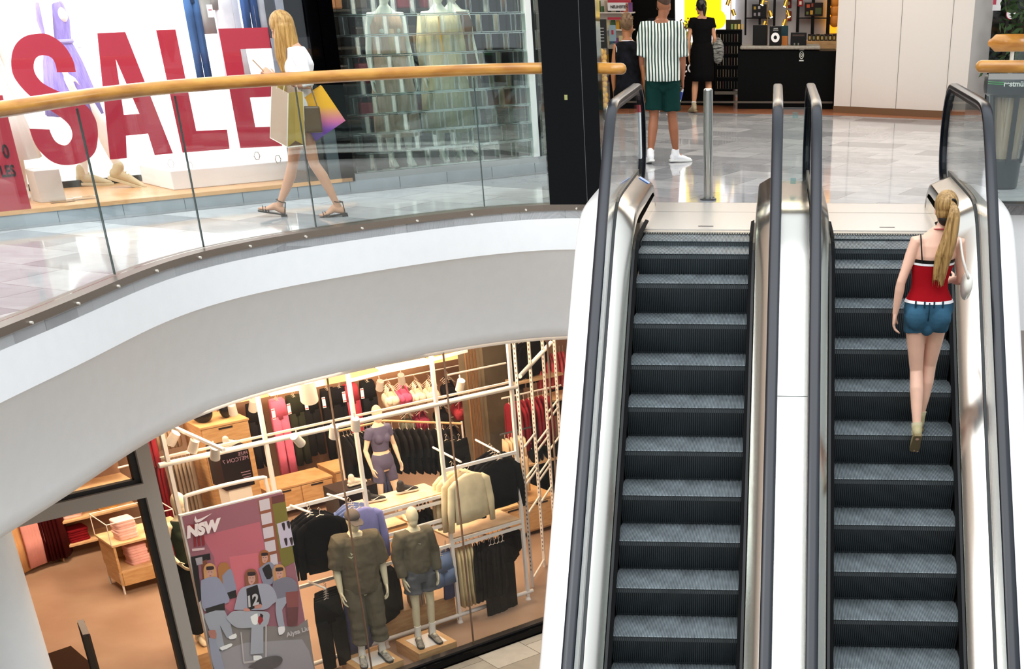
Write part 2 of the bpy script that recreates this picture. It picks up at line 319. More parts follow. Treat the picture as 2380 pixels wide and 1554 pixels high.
# ---------------------------------------------------------------- escalators
def softmin(a, b, k=.06): return -k*math.log(math.exp(-a/k)+math.exp(-b/k))
def zl(Y, h, topz, k=.07): return softmin(Z0+Y*TI+h, topz, k)
YB = -6.2
def ys(y0, y1):
    out = []; y = y0
    while y < y1-1e-6:
        out.append(y); y += .12 if -.8 < y < 1.4 else .5
    return out+[y1]
def run(mb, prof, y0, y1, h, topz, k=.07): # sweep an (x, dz) profile along the incline
    P = [V((0, y, zl(y, h, topz, k))) for y in ys(y0, y1)]; return mb.sweep(P, prof, lambda i: (V((1, 0, 0)), V((0, 0, 1))))
STEP = None
def step_mesh(W=1.0):
    # ribbed tread and ribbed curved riser
    mb = MB(); W0 = .012
    prof_t = [(.385, -.003), (.004, -.003)]
    def ribs(n, amp_dir, pts):
        xs = []
        for k in range(n):
            x0 = W0+(W-2*W0)*k/n; p = (W-2*W0)/n; xs += [(x0, 1), (x0+p*.5, 1), (x0+p*.58, 0), (x0+p*.92, 0)]
        vs = []
        for (y, z), (ny, nz), d in pts:
            for x, up in xs: vs.append((x, y-ny*d*(1-up), z-nz*d*(1-up)))
        m = len(xs); fs = [(i*m+j, i*m+j+1, (i+1)*m+j+1, (i+1)*m+j) for i in range(len(pts)-1) for j in range(m-1)]
        mb.add(vs, fs)
    mb.mat(0); ribs(84, None, [((.392, 0), (0, 1), .009), ((.2, 0), (0, 1), .009), ((.006, 0), (0, 1), .009), ((0, -.004), (-.7, .7), .007)])
    mb.mat(1); R = []
    for k in range(8):
        u = k/7; R.append(((0+.075*u*u, -.004-.268*u), (-1, -.2*u), .014))
    ribs(62, None, R)
    mb.mat(0); mb.box((W/2, .2, -.03), (W, .38, .03)); mb.box((W/2, .11, -.15), (W-.03, .06, .22)); return mb
def escalator(x0, name_label, noses, top_extra, hl, hr, yend):
    global STEP
    root = empty('escalator', (x0, 0, 0), label=name_label, cat='escalator')
    B = lambda mb, n, m, **k: mb.build(n, m, root, world=False, **k)
    if STEP is None: STEP = step_mesh().build('step', [cleat, riserm]).data; bpy.data.objects.remove([o for o in bpy.data.objects if o.data == STEP][0])
    for y, z in top_extra+[(y, Z0+y*TI) for y in noses]:
        o = bpy.data.objects.new('step', STEP); col.objects.link(o); o.parent = root; o.location = (0, y, z)
    # comb, landing plates
    cb = MB(); cb.box((.5, 1.16, -.004), (1.0, .11, .012))
    for k in range(42): cb.box((.024+k*.0227, 1.09, -.006), (.009, .05, .008))
    B(cb, 'comb_plate', M('comb_aluminium', 'b9b4ab', .35, .9))
    lp = MB(); lp.box((.5, 1.75, .002), (1.36, 1.06, .014)); lp.box((.5, 2.61, .002), (1.36, .64, .014)); lj = MB(); lj.box((.5, 2.285, .006), (1.36, .006, .008)); lj.build('plate_joint', joint, root, world=False); lj = MB(); lj.box((.5, 2.93, .002), (1.36, .008, .014)); lj.build('plate_joint', joint, root, world=False); B(lp, 'landing_plate', M('landing_steel', 'e4ddd6', .26, .55, bump=.03, bscale=50, stretch=(40, 1, 1)))
    MB().box((.55, 1.4, .0105), (.14, .016, .003)).build('lifting_slot', black, root, world=False)
    # black pit liner and skirts
    sk = MB()
    for sx in (-.022, 1.0): run(sk, [(sx, -.22), (sx+.022, -.22), (sx+.022, .05), (sx, .05)], YB, 1.35, 0, .0)
    run(sk, [(-.02, -.36), (1.02, -.36), (1.02, -.33), (-.02, -.33)], YB, 1.0, 0, .0); B(sk, 'skirt', black)
    br = MB()
    for sx, dx in ((-.002, .03), (1.002, -.03)): run(br, [(sx, .02), (sx+dx, .02), (sx+dx, .03), (sx, .04)], YB, 1.3, 0, .04)
    B(br, 'skirt_brush', M('brush', '0b0c0d', .8))
    for side, hx in ((-1, hl), (1, hr)):
        a = -.022 if side < 0 else 1.022       # skirt face
        g = hx                                   # glass centre
        dk = MB()
        top = [(a, .0), (a, .06), (a+side*.012, .085), (g-side*.02, .16), (g-side*.02, .0)]
        run(dk, top, YB, 2.35, -.02, .17, .1)
        # rising end block of the inner deck
        e = []
        Y0 = 2.35; z0 = zl(Y0, -.02, .17, .1)
        for y, dz in ((Y0, 0), (2.5, -.015), (2.62, -.08), (2.74, -.2), (2.76, -.3)): e.append(V((0, y, z0+dz)))
        dk.sweep(e, [(p, max(q, -.0)) for p, q in top], lambda i: (V((1, 0, 0)), V((0, 0, 1))))
        B(dk, 'inner_deck', steelw, smooth='auto')
        x0_, x1_ = min(a, g), max(a, g); B(MB().hexa([(x0_, .95, -.12), (x1_, .95, -.12), (x1_, 2.62, .0), (x0_, 2.62, .0), (x0_, .95, .10), (x1_, .95, .10), (x1_, 2.6, .12), (x0_, 2.6, .12)]), 'deck_side', steelw)
        gs = MB(); run(gs, [(g-.018, .08), (g+.018, .08), (g+.018, .155), (g-.018, .155)], YB, 2.6, 0, .2, .1); B(gs, 'glass_gasket', M('gasket', '0c1012', .4))
        # glass panel with rounded newel end
        top_pts = [V((g, y, zl(y, .90, 1.06, .08))) for y in ys(YB, yend-.46)]
        R = .43; c = V((g, yend-.46, 1.06-R))
        arc = [c+V((0, R*sin(radians(q)), R*cos(radians(q)))) for q in range(12, 181, 12)]
        outer = top_pts+arc; low = [V((g, y, zl(y, .10, .22, .1))) for y in ys(YB, yend-.3)][::-1]
        gp = MB(); gp.prism([p+V((-.006, 0, 0)) for p in outer+[p for p in low if p.z < 3]], (.012, 0, 0)); B(gp, 'glass_panel', esc_glass)
        # handrail belt
        path = outer+[c+V((0, -.1, -R)), c+V((0, -.5, -R-.03))]
        tg = lambda i: (path[min(i+1, len(path)-1)]-path[max(i-1, 0)]).normalized()
        hb = MB(); hb.sweep(path, [(-.042, -.008), (-.046, .012), (-.042, .03), (-.026, .041), (.026, .041), (.042, .03), (.046, .012), (.042, -.008), (.02, .0), (-.02, .0)], lambda i: (V((1, 0, 0)), V((1, 0, 0)).cross(tg(i))))
        B(hb, 'handrail', rubber, smooth='auto')
        gd = MB(); gd.sweep(path, [(-.018, -.045), (.018, -.045), (.018, -.001), (-.018, -.001)], lambda i: (V((1, 0, 0)), V((1, 0, 0)).cross(tg(i)))); B(gd, 'handrail_guide', M('guide_black', '0d0f12', .3, .5))
    return root
E1 = escalator(0.0, 'left escalator with dark ribbed steps and nobody on it', [-.3191*k for k in range(14)], [(.355, -.055), (.735, -.014)], -.19, 1.19, 3.2)
E2 = escalator(1.677, 'right escalator with dark ribbed steps, the one carrying the woman in red', [-.1825-.3191*k for k in range(13)], [(.14, -.125), (.52, -.03), (.905, -.012)], 1.51-1.677, 2.905-1.677, 3.3)
# covers beside and between the escalators
cov = MB(); run(cov, [(1.215, -.2), (1.215, .09), (1.485, .09), (1.485, -.2)], YB, 2.3, 0, .20, .1)
cvo = cov.build('divider_cover', steelw, E1, world=False, smooth='auto', label='broad satin metal cover strip')
for y in (-.95, -3.1): z = zl(y, .0905, .22, .1); MB().hexa([(1.215, y-.002, z), (1.485, y-.002, z), (1.485, y+.002, z+.003), (1.215, y+.002, z+.003), (1.215, y-.002, z+.001), (1.485, y-.002, z+.001), (1.485, y+.002, z+.004), (1.215, y+.002, z+.004)]).build('cover_seam', joint, cvo, world=False)
dvo = MB().box((1.35, 1.55, .67), (.26, .012, .62)).build('divider_glass', bal_glass, E1, world=False)
for z in (.92, .38): MB().box((1.35, 1.538, z), (.05, .012, .05)).build('pane_clamp', glass('clamp_glass', (.6, .8, .78), base=.1), dvo, world=False)
for rt, xa, xb in ((E1, -.53, -.215), (E2, 3.25, 2.93)):
    cl = MB(); s_ = 1 if xb > xa else -1
    P = [V((0, y, zl(y, .07, .30, .12))) for y in ys(YB, 1.9)]
    P += [V((0, 2.3, .27)), V((0, 2.6, .20)), V((0, 2.85, .08)), V((0, 3.0, -.08))]
    prof = [(xb, -.9), (xb, .0), (xa+s_*.12, .0), (xa+s_*.05, -.02), (xa+s_*.015, -.06), (xa, -.13), (xa, -.9)]
    cl.sweep(P, prof, lambda i: (V((1, 0, 0)), V((0, 0, 1))))
    cl.build('side_cladding', M('white_casing', 'f3efec', .28, coat=.3), rt, smooth='auto', label='smooth white rounded casing')
MB().box((-.19, 3.02, .62), (.018, .10, .42)).build('notice_card', M('notice_white', 'eef0f2', .5), E1, label='white notice card clipped to the newel glass'); MB().box((-.19, 3.02, .86), (.018, .08, .07)).build('notice_card_tip', M('notice_red', 'c84a50', .5), E1)
# sticker on the left deck end
SZ = lambda x: .17+.085+.075*(-.034-x)/.136
mb = MB(); mb.hexa([(x, y, SZ(x)+dz) for dz in (.002, .006) for x, y in ((-.14, 2.24), (-.045, 2.24), (-.045, 2.36), (-.14, 2.36))])
mb.build('safety_sticker', stripe_mat('blue_sticker', '3f78c8', 'dfe8f4', 28, .5, 'Y', .4), E1)
# ---------------------------------------------------------------- upper shops
def ppx(pts, t, thick=.003, k=1, ox=0, oy=0): # pixel polygon laid on the shop-front plane at depth t
    return [att(ox+x*k, oy+y*k, t) for x, y in pts]
brown = M('dark_skirting', '2a2622', .5)
MB().sbox(-6, 2.42, -.01, .3, 0, .105).build('baseboard_1', greyti, kind='structure')
mb = MB()
for s_ in [-5.2+.62*i for i in range(13)]: mb.sbox(s_, s_+.004, -.013, -.009, 0, .105)
mb.build('baseboard_2', joint, kind='structure')
MB().sbox(-6, 2.5, -.16, -.01, .0, .006).build('baseboard_3', M('grey_floor_band', '7d7f83', .2, noise=.1), kind='structure')
MB().sbox(-6, -.2, -.02, 1.3, .105, .14).build('trim_3', M('display_deck', 'd9a877', .35, c2='cd9864', nscale=2, stretch=(2, 2, 2)), kind='structure', label='wooden display deck')
sw = M('shop_white', 'fdfdff', .7)
MB().sbox(-6, .3, 1.3, 1.4, .105, 3).build('wall_sale_back', M('glowing_white_wall', 'ffffff', .8, emit=.75), kind='structure')  # emission added to keep the plain back wall bright white
MB().sbox(-.30, -.26, .02, 1.3, .105, 3).build('wall_sale_side', sw, kind='structure')
MB().sbox(-6, .0, 0, 1.5, 3, 3.06).build('ceiling_sale', sw, kind='structure')
MB().sbox(-6, -1.9, 1.27, 1.3, .14, .2).build('baseboard_4', brown, kind='structure')
MB().sbox(-6, -.905, 0.0, .012, .14, 3).build('window_1', win_glass, kind='structure')
area('sale_window_light', S(-3, .6, 2.95), 4.5, 36, (1, 1, 1), sy=1.0).rotation_euler = (0, 0, AW)
area('sale_window_washer', S(-3, .3, 2.7), 4.5, 26, (1, 1, 1), target=S(-3, 1.4, .8), sy=.3)
red = M('red_vinyl', 'bf2a40', .5)
ks = .32169
SS = [(548,520),(530,440),(480,350),(420,290),(350,250),(290,242),(200,255),(140,290),(100,345),(82,420),(85,500),(105,560),(150,625),(220,695),(300,750),(370,800),(430,840),(485,885),(515,930),(524,980),(510,1020),(480,1048),(440,1045),(400,1020),(370,970),(353,918),(213,928),(240,1010),(280,1080),(350,1150),(420,1185),(500,1192),(590,1175),(650,1140),(690,1090),(705,1020),(707,940),(690,860),(640,780),(560,720),(460,675),(380,640),(310,600),(265,550),(245,500),(247,450),(265,415),(300,400),(350,405),(385,430),(405,480),(412,522)]
LT = {'S': [SS], 'A': [[(703,240),(833,234),(836,425),(895,830),(910,980),(917,1142),(795,1152)], [(833,234),(905,230),(1250,1108),(1118,1120),(1070,965),(1008,822),(836,425)], [(895,830),(1008,822),(1070,965),(910,980)]],
 'L': [[(1128,218),(1268,213),(1418,945),(1640,936),(1660,1075),(1320,1103)]],
 'E': [[(1577,207),(1935,198),(1965,348),(1737,355),(1772,565),(1945,560),(1978,697),(1806,705),(1845,918),(2010,912),(2040,1055),(1737,1070)]]}
def smooth_poly(P, n=3): return [ (p.x, p.y) for p in crom([V((a, b, 0)) for a, b in P], n)]
for ch, ps in LT.items():
    mb = MB()
    for p in ps:
        if ch == 'S': p = smooth_poly(SS[:26])[:-1]+smooth_poly(SS[26:], 3)
        mb.prism(ppx([(x*ks, y*ks) for x, y in p], .016), NN*.003)
    mb.build('window_letter', red, label='tall red letter %s stuck on the white shop window' % ch, cat='window lettering')
pp = empty('window_poster', S(-3.9, .02, .13), label='red poster with small black print at the far left of the shop window', cat='poster')
MB().hexa([S(-4.4, .016, .13), S(-3.555, .016, .13), S(-3.555, .019, .13), S(-4.4, .019, .13), S(-4.4, .016, 1.08), S(-3.555, .016, 1.08), S(-3.555, .019, 1.08), S(-4.4, .019, 1.08)]).build('sheet', M('red_poster', 'b82a3c', .5), pp)
inkm = M('print_ink', '2b1a1c', .6)
for tx, px_, sz, k in (('0', (24, 365), .15, .75), ('LES', (38, 408), .13, .7)):
    text_mesh(tx, sz, att(px_[0], px_[1], .014)-NN*.002, UU, (0, 0, 1), inkm, 'print', pp, align='RIGHT', sx=k, bold=.004)
# low white plinth, pedestal, stands and hooks in the window
MB().sbox(-2.05, -.75, .32, 1.1, .14, .32).build('display_plinth', sw, bevel=.01, label='long low white display plinth behind the red letter E', cat='plinth')
MB().sbox(-3.36, -3.12, .32, .55, .14, .42).build('display_pedestal', M('pale_pedestal', 'e3dfd8', .6), bevel=.006, label='pale square pedestal block at the left of the sale window', cat='pedestal')
acr = glass('acrylic', (.93, .95, .95), base=.1)
for s_, t_, L_ in ((-3.18, .2, 'clear acrylic bar lying on the deck before the pale pedestal'), (-2.95, .26, 'clear acrylic stand lying near the beige shoe')): MB().sbox(s_-.12, s_+.1, t_, t_+.06, .14, .165).build('acrylic_stand', acr, label=L_, cat='display stand')
for i, (x, y) in enumerate(((397, 380), (441, 385), (597, 362), (646, 370))):
    c = att(x, y, .28); h = empty('hexagon_hook', c, label='small hexagonal hook hanging in the shop window, number %s from the left' % ['first', 'second', 'third', 'fourth'][i], cat='hook', group='hexagon hooks in the window')
    h['label'] = ['white hexagonal ring hanging under the letter A', 'white hexagonal ring hanging under the letter L', 'grey hexagonal hook on a cord under the letter E', 'grey hexagonal hook beside the walking woman'][i]
    mt = sw if i < 2 else steel
    MB().tube([c+UU*.033*cos(a)+V((0, 0, .04*sin(a))) for a in [pi/3*k for k in range(7)]], .005, 6).build('ring', mt, h)
    MB().tube([c+V((0, 0, .04)), c+V((0, 0, 1.4 if i > 1 else .06))], .0012, 5).build('cord', mt, h)
# dark glass and black posts
MB().sbox(-.90, -.47, .0, .012, .14, 3).build('window_2', glass('smoked_glass', (.38, .40, .42), base=.03), kind='structure')
MB().sbox(-.47, -.34, -.01, .45, .105, 3).build('trim_4', blackg, kind='structure'); MB().sbox(-.33, -.17, -.02, .45, .105, 3).build('trim_5', blackg, kind='structure')
MB().sbox(-.47, -.17, -.012, .3, .105, .62).build('trim_6', M('grey_reflection', '4c5557', .08, spec=.9), kind='structure')  # balustrade reflection painted as a grey face low on the black posts
# glass brick wall
bg_ = glass('glass_brick', (.84, .90, .87), base=.07, rough=.02); be = glass('brick_edge', (.6, .74, .67), base=.62, rough=.05); be2 = glass('brick_side', (.8, .88, .84), base=.3, rough=.1)
def brick_wall(name, P, X, N, n, s0, W=.236, H=.185, rows=15, z0=.17):
    mb = MB()
    for r in range(rows):
        off = (W/2 if r % 2 else 0); x = -off
        while x < n-1e-3:
            a = max(x, 0); b = min(x+W, n); x += W
            if b-a < .04: continue
            z = z0+r*H; mb.mat(0); o = len(mb.v)
            c = P+X*(a+b)/2+N*.045+V((0, 0, z+H/2)); w_, h_ = b-a-.006, H-.006
            u, v_, q = X*w_/2, V((0, 0, h_/2)), N*.045
            pts = [c-u-q-v_, c+u-q-v_, c+u+q-v_, c-u+q-v_, c-u-q+v_, c+u-q+v_, c+u+q+v_, c-u+q+v_]
            mb.add(pts, [(0, 1, 5, 4), (2, 3, 7, 6)])
            mb.mat(1)
            # inner lip frame so each brick reads as a hollow block
            for k in (-1, 1):
                e = u*.94; f = v_*.90; cc = c+q*k*.98
                mb.add([cc-u-v_, cc+u-v_, cc+u-f, cc-u-f], [(0, 1, 2, 3)]); mb.add([cc-u+v_, cc+u+v_, cc+u+f, cc-u+f], [(0, 1, 2, 3)])
                mb.add([cc-u-v_, cc-e-v_, cc-e+v_, cc-u+v_], [(0, 1, 2, 3)]); mb.add([cc+u-v_, cc+e-v_, cc+e+v_, cc+u+v_], [(0, 1, 2, 3)])
            mb.mat(1); mb.add([pts[i] for i in (0, 1, 2, 3)], [(0, 1, 2, 3)])
            mb.mat(2); mb.add([pts[i] for i in (1, 5, 6, 2)], [(0, 1, 2, 3)])
    return mb.build(name, [bg_, be, be2], kind='structure')
brick_wall('wall_glass_brick', S(-.13, .0, 0), UU, NN, 2.38, 0)
MB().sbox(-.17, 2.42, -.005, .11, .105, .17).build('trim_7', M('sill_metal', 'a9acae', .3, .6), kind='structure')
MB().sbox(2.25, 2.33, -.01, .08, .17, 3).build('trim_8', M('corner_white', 'e9ece8', .2), kind='structure')
MB().sbox(2.33, 2.36, -.012, .08, .17, 3).build('trim_9', black, kind='structure')
cr = S(2.40, 0, 0); brick_wall('wall_glass_brick_return', cr, V((.12, .993, 0)), V((-.993, .12, 0)), 3.0, 0)
MB().box(cr+V((.15, 1.5, .085)), (.14, 3.0, .17)).build('trim_10', M('sill_metal'), kind='structure')
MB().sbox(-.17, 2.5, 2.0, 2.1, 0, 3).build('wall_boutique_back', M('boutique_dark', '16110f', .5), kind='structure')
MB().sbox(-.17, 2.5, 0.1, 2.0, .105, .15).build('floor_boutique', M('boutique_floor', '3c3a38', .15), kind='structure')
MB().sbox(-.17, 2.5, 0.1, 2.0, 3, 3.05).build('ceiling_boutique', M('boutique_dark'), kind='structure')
area('boutique_light', S(1.1, .5, 2.9), 2.0, 75, (1, .9, .78), sy=.5)
cols_ = ['5a1f22', '2a1612', '6b4a35', '0c0b0b', '8a5a3c', '1d1a19', '7a1e30', '3d3028']
nb = 0
for r in range(4):
    MB().sbox(-.1, 2.3, 1.6, 1.98, .55+r*.38-.03, .55+r*.38-.01).build('wall_shelf', M('shelf_dark', '241d19', .4), label=['lowest', 'second lowest', 'second highest', 'highest'][r]+' dark shelf behind the glass bricks', cat='shelf')
    for c in range(7):
        if random.random() < .25: continue
        s_ = -.0+c*.33+random.random()*.06; h = .17+random.random()*.08; zz = .55+r*.38-.01; nb += 1
        cl = random.choice(cols_); bgm = M('bag_'+cl, cl, .35)
        e = empty('handbag', S(s_+.1, 1.78, zz), label='small dark leather handbag on the shelves behind the glass bricks', cat='handbag', group='handbags on the shelves behind the glass bricks')
        MB().sbox(s_, s_+.2, 1.72, 1.84, zz, zz+h).build('body', bgm, e, bevel=.02)
        MB().tube([S(s_+.1-.06*cos(a), 1.78, zz+h+.07*sin(a)) for a in [pi*k/8 for k in range(9)]], .006, 6).build('handle', bgm, e)

# ---------------------------------------------------------------- black pillar
pc = (atz(1270, 482)+atz(1393, 482))/2
MB().box((-.845, 2.99, 1.45), (.54, .54, 2.9), rz=0.04).build('wall_pillar', blackg, kind='structure')
MB().box((-.72, 2.715, 1.45), (.006, .006, 2.9)).build('trim_11', M('pillar_seam', '4a4a4c', .4), kind='structure')
MB().box((-.885, 2.716, .98), (.03, .004, .045)).build('pillar_label', M('pale_label', '9a9a60', .5), label='tiny pale label on the black pillar', cat='label')

# ---------------------------------------------------------------- bollard, bin, right-hand rails
e = empty('bollard', (.49, 3.2, 0), label='polished steel bollard post standing at the top of the escalators', cat='bollard')
mb = MB(); mb.tube([(.49, 3.2, .01), (.49, 3.2, 1.015)], .048, 28); mb.build('post', steel, e, smooth='auto')
mb = MB(); mb.tube([(.49, 3.2, 1.015), (.49, 3.2, 1.025), (.49, 3.2, 1.03)], [.048, .044, .03], 28); mb.build('cap', steel, e, smooth='auto')
mb = MB(); mb.tube([(.49, 3.2, 0), (.49, 3.2, .015)], .085, 28); mb.build('base_flange', steel_dk, e, smooth='auto')
for a in range(4): q = V((.49+.066*cos(a*pi/2+.6), 3.2+.066*sin(a*pi/2+.6), .015)); MB().tube([q, q+V((0, 0, .012))], .01, 6).build('bolt', steel, e)
MB().box((1.35, 3.0, .02), (.3, .05, .008)).build('trim_12', steel_dk, kind='structure')

bx, by = 3.69, 4.25
e = empty('waste_bin', (bx, by, 0), label='dark round waste bin with lettering and green lines on its rim, by the right railing', cat='waste bin')
dg_ = M('bin_charcoal', '2c3133', .4)
def rnd(prof, n=40, c=(bx, by), ph=0, arc=2*pi):
    mb = MB(); vs = []
    for r, z in prof:
        for j in range(n): a = ph+arc*j/n; vs.append((c[0]+r*cos(a), c[1]+r*sin(a), z))
    k = len(prof); fs = [(i*n+j, i*n+(j+1) % n, (i+1)*n+(j+1) % n, (i+1)*n+j) for i in range(k-1) for j in range(n)]
    return mb.add(vs, fs)
rnd([(0, 0), (.15, 0), (.17, .02), (.185, .28), (.17, .29), (0, .29)]).build('base', dg_, e, smooth='auto')
rnd([(.15, .98), (.25, .90), (.29, .93), (.30, .98), (.30, 1.08), (.285, 1.10), (.2, 1.09), (.17, 1.02)]).build('rim', dg_, e, smooth='auto')
for a in (pi*1.5-1.0, pi*1.5+.1, pi*1.5+1.2, pi*1.5+2.4, pi*1.5-2.2):
    MB().bar((bx+.18*cos(a), by+.18*sin(a), .26), (bx+.26*cos(a), by+.26*sin(a), .95), .05, .03).build('upright', dg_, e)
rnd([(.165, .28), (.235, .95)]).build('clear_liner', glass('liner', (.8, .82, .8), base=.06), e, smooth='auto')
rnd([(.0, .3), (.14, .3), (.19, .93)]).build('bin_bag', M('bag_beige', 'b9a288', .5, bump=.6, bscale=12), e, smooth='auto')
gr = M('green_line', '2f9a4a', .4)
for dz in (.0, .018):
    for a0, a1 in ((-1.15, -.45), (.45, 1.15)):
        MB().tube([(bx+.302*cos(pi*1.5+a0+(a1-a0)*k/8), by+.302*sin(pi*1.5+a0+(a1-a0)*k/8), 1.025+dz) for k in range(9)], .004, 5).build('green_line', gr, e)
text_mesh('restm\u00fcll', .072, (bx-.02, by-.304, 1.01), (1, 0, 0), (0, 0, 1), M('pale_print', 'd0d6d0', .5), 'lettering', e, align='CENTER', bold=.002)
e = empty('balustrade', (6, 3.02, 0), label='short straight glass balustrade with wooden rail at the right edge', cat='balustrade')
mb = MB(); mb.limb([(3.17, 3.02, 1.235), (5, 3.02, 1.235), (8, 3.02, 1.235)], [.055]*3, 16); mb.build('handrail', woodh, e, smooth=True)
MB().box((5.6, 3.02, .6), (4.7, .014, 1.16)).build('glass_panel', bal_glass, e)
MB().box((5.6, 3.02, 1.15), (4.7, .03, .05)).build('rail_channel', steel, e)
MB().box((5.6, 3.06, .0), (4.7, .2, .02)).build('edge_strip', steel_dk, e)
MB().box((6.1, 3.19, -.65), (5.8, .14, 1.25)).build('trim_13', white, kind='structure')
e = empty('balustrade', (6.5, 10.5, 0), label='far wooden railing curving away behind the waste bin', cat='balustrade')
mb = MB(); mb.limb(crom([(4.25, 10.0, 1.2), (4.55, 9.85, 1.21), (5.1, 10.1, 1.2), (5.7, 10.6, 1.2), (6.6, 11.2, 1.2)], 5), [.055]+[.11]*19+[.11], 14, ry=[.05]+[.07]*20); mb.build('handrail', woodh, e, smooth=True)
for x, y in ((4.55, 9.9), (5.5, 10.45), (6.4, 11.05)): MB().tube([(x, y, 0), (x, y, 1.15)], .03, 12).build('post', M('pale_post', 'd8d4cc', .4), e)
MB().hexa([(4.6, 9.93, .1), (6.4, 11.05, .1), (6.4, 11.06, .1), (4.6, 9.94, .1), (4.6, 9.93, 1.1), (6.4, 11.05, 1.1), (6.4, 11.06, 1.1), (4.6, 9.94, 1.1)]).build('glass_panel', bal_glass, e)

# ---------------------------------------------------------------- far side: white wall, doors, copper strip
wa, wb = V((2.2, 14.02, 0)), V((4.334, 12.819, 0)); wc = V((4.758, 13.413, 0))
wm = M('wall_offwhite', 'd9d3ce', .6)
X = (wb-wa).normalized(); N = V((-X.y, X.x, 0)); Lw = (wb-wa).length
MB().hexa([wa, wb, wc, wa+N*.9, wa+V((0, 0, 3.4)), wb+V((0, 0, 3.4)), wc+V((0, 0, 3.4)), wa+N*.9+V((0, 0, 3.4))]).build('wall_white_block', wm, kind='structure')
MB().hexa([wa-N*.02, wb-N*.02, wb, wa]+[p+V((0, 0, .11)) for p in (wa-N*.02, wb-N*.02, wb, wa)]).build('baseboard_5', M('brown_skirting', '6d4f35', .5), kind='structure')
k = 0
for x in (1983, 2090, 2207):
    p = pl(x, 125, wa-N*.004, N); k += 1
    MB().box((p.x, p.y, 1.75), (.006, .006, 3.3)).build('trim_%d' % (13+k), M('panel_gap', '6f6a66', .6), kind='structure')
cop = M('copper_floor', 'a5694a', .22, noise=.1, nscale=3)
MB().hexa([(-6, 15.5, .003), (-1.2, 14.25, .003), (.6, 13.75, .003), (2.2, 13.45, .003), (2.2, 18, .003), (-6, 19, .003)][:4]+[(-6, 15.5, .006), (-1.2, 14.25, .006), (.6, 13.75, .006), (2.2, 13.45, .006)]).build('floor_copper_edge', cop, kind='structure') if 0 else None
mb = MB(); mb.prism([(-6, 15.5, .002), (-1.2, 14.25, .002), (.6, 13.8, .002), (2.2, 13.5, .002), (4.1, 12.6, .002), (5.4, 12.4, .002), (5.4, 19, .002), (-6, 19, .002)], (0, 0, .004)); mb.build('floor_copper', cop, kind='structure')
MB().box((6.4, 13.4, 1.7), (3.4, .1, 3.4)).build('wall_far_right', M('door_dark', '0d0f0d', .1, spec=.8), kind='structure')
for x in (4.95, 5.35, 5.5, 5.9): MB().box((x, 13.32, 1.7), (.05, .06, 3.4)).build('trim_%d' % (20+int(x*10)), M('door_frame', '2f2b28', .3, .5), kind='structure')
q = aty(2316, 10, 13.3); sh = empty('door_notice', q, label='white notice sheet with a pink can on the dark door', cat='notice')
MB().box((q.x, 13.32, q.z+.05), (.16, .004, .28)).build('sheet', sw, sh)
MB().box((q.x-.03, 13.316, q.z+.06), (.05, .003, .13)).build('printed_can', M('pink_print', 'c8405a', .5), sh)
q = aty(2350, 32, 13.27); mb = MB(); mb.tube([q, q+V((0, .01, 0))], .075, 24); o = mb.build('round_sticker', sw, label='round white sticker with a red rim on the dark door', cat='sticker')
mb = MB(); mb.tube([q+V((.078*cos(a), 0, .078*sin(a))) for a in [2*pi*k/20 for k in range(21)]], .006, 5); mb.build('sticker_rim', M('red_vinyl'), o, world=False)
# potted tree by the door
e = empty('leafy_plant', (5.0, 12.7, 0), label='dark green leafy plant half hidden behind the white wall corner', cat='plant')
MB().tube([(5.0, 12.7, 0), (5.0, 12.7, .3)], [.15, .19], 20).build('pot', M('pot_dark', '2a2c2b', .4), e)
MB().tube([(5.0, 12.7, .3), (5.02, 12.7, 1.2)], .02, 8).build('stem', M('stem_brown', '4a3a28', .7), e)
mb = MB(); rr = random.Random(3)
for i in range(260):
    c = V((5.0+rr.gauss(0, .13), 12.7+rr.gauss(0, .13), .55+rr.random()*1.4)); d = V((rr.gauss(0, 1), rr.gauss(0, 1), rr.gauss(0, .6))).normalized(); n = d.cross(V((rr.random(), rr.random(), rr.random()))).normalized()
    L_ = .06+.04*rr.random(); mb.add([c-d*L_, c+n*L_*.35, c+d*L_, c-n*L_*.35], [(0, 1, 2, 3)])
mb.build('foliage', M('leaf_green', '2f4a22', .5, noise=.4, nscale=6), e)

# ---------------------------------------------------------------- kiosk
MB().box((-3.5, 19, 1.7), (9, .1, 3.4)).build('wall_far_back', M('back_black', '040404', .6, spec=.1), kind='structure')
yk = 17.6
def bpx(mb, x0, y0, x1, y1, Y, d=.1): # box whose front face spans the given picture rectangle at depth Y
    a, b = aty(x0, y0, Y), aty(x1, y1, Y); return mb.box(((a.x+b.x)/2, Y+d/2, (a.z+b.z)/2), (abs(b.x-a.x), d, abs(a.z-b.z)))
grw = M('kiosk_wall', 'c9cad0', .6)
MB().box((1.55, yk+.05, 1.75), (4.3, .1, 3.5)).build('wall_kiosk_back', grw, kind='structure')
lit = M('lit_panel', 'ffffff', .6, emit=1.3)
bpx(MB(), 1566, -60, 1652, 175, yk-.07, .05).build('lightbox', lit, label='large backlit white panel behind the man in stripes', cat='lightbox')
e = empty('lightbox', aty(1712, 100, yk-.08), label='backlit yellow panel with a round yellow emblem behind the woman in black', cat='lightbox')
yl = M('lit_yellow', 'ffdc00', .6, emit=1.0); bpx(MB(), 1590, -60, 1676, 62, yk-.08, .05).build('yellow_panel', yl, e)
c = aty(1668, 45, yk-.10); mb = MB(); mb.tube([c, c+V((0, .04, 0))], .16, 32); mb.build('emblem', yl, e)
bpx(MB(), 1654, -60, 1708, 112, yk-.06, .04).build('lightbox', M('lit_pale', 'eef2ff', .6, emit=.8), label='pale glowing panel beside the brass lamps', cat='lightbox')
fr = M('black_frame', '050505', .4, spec=.15)
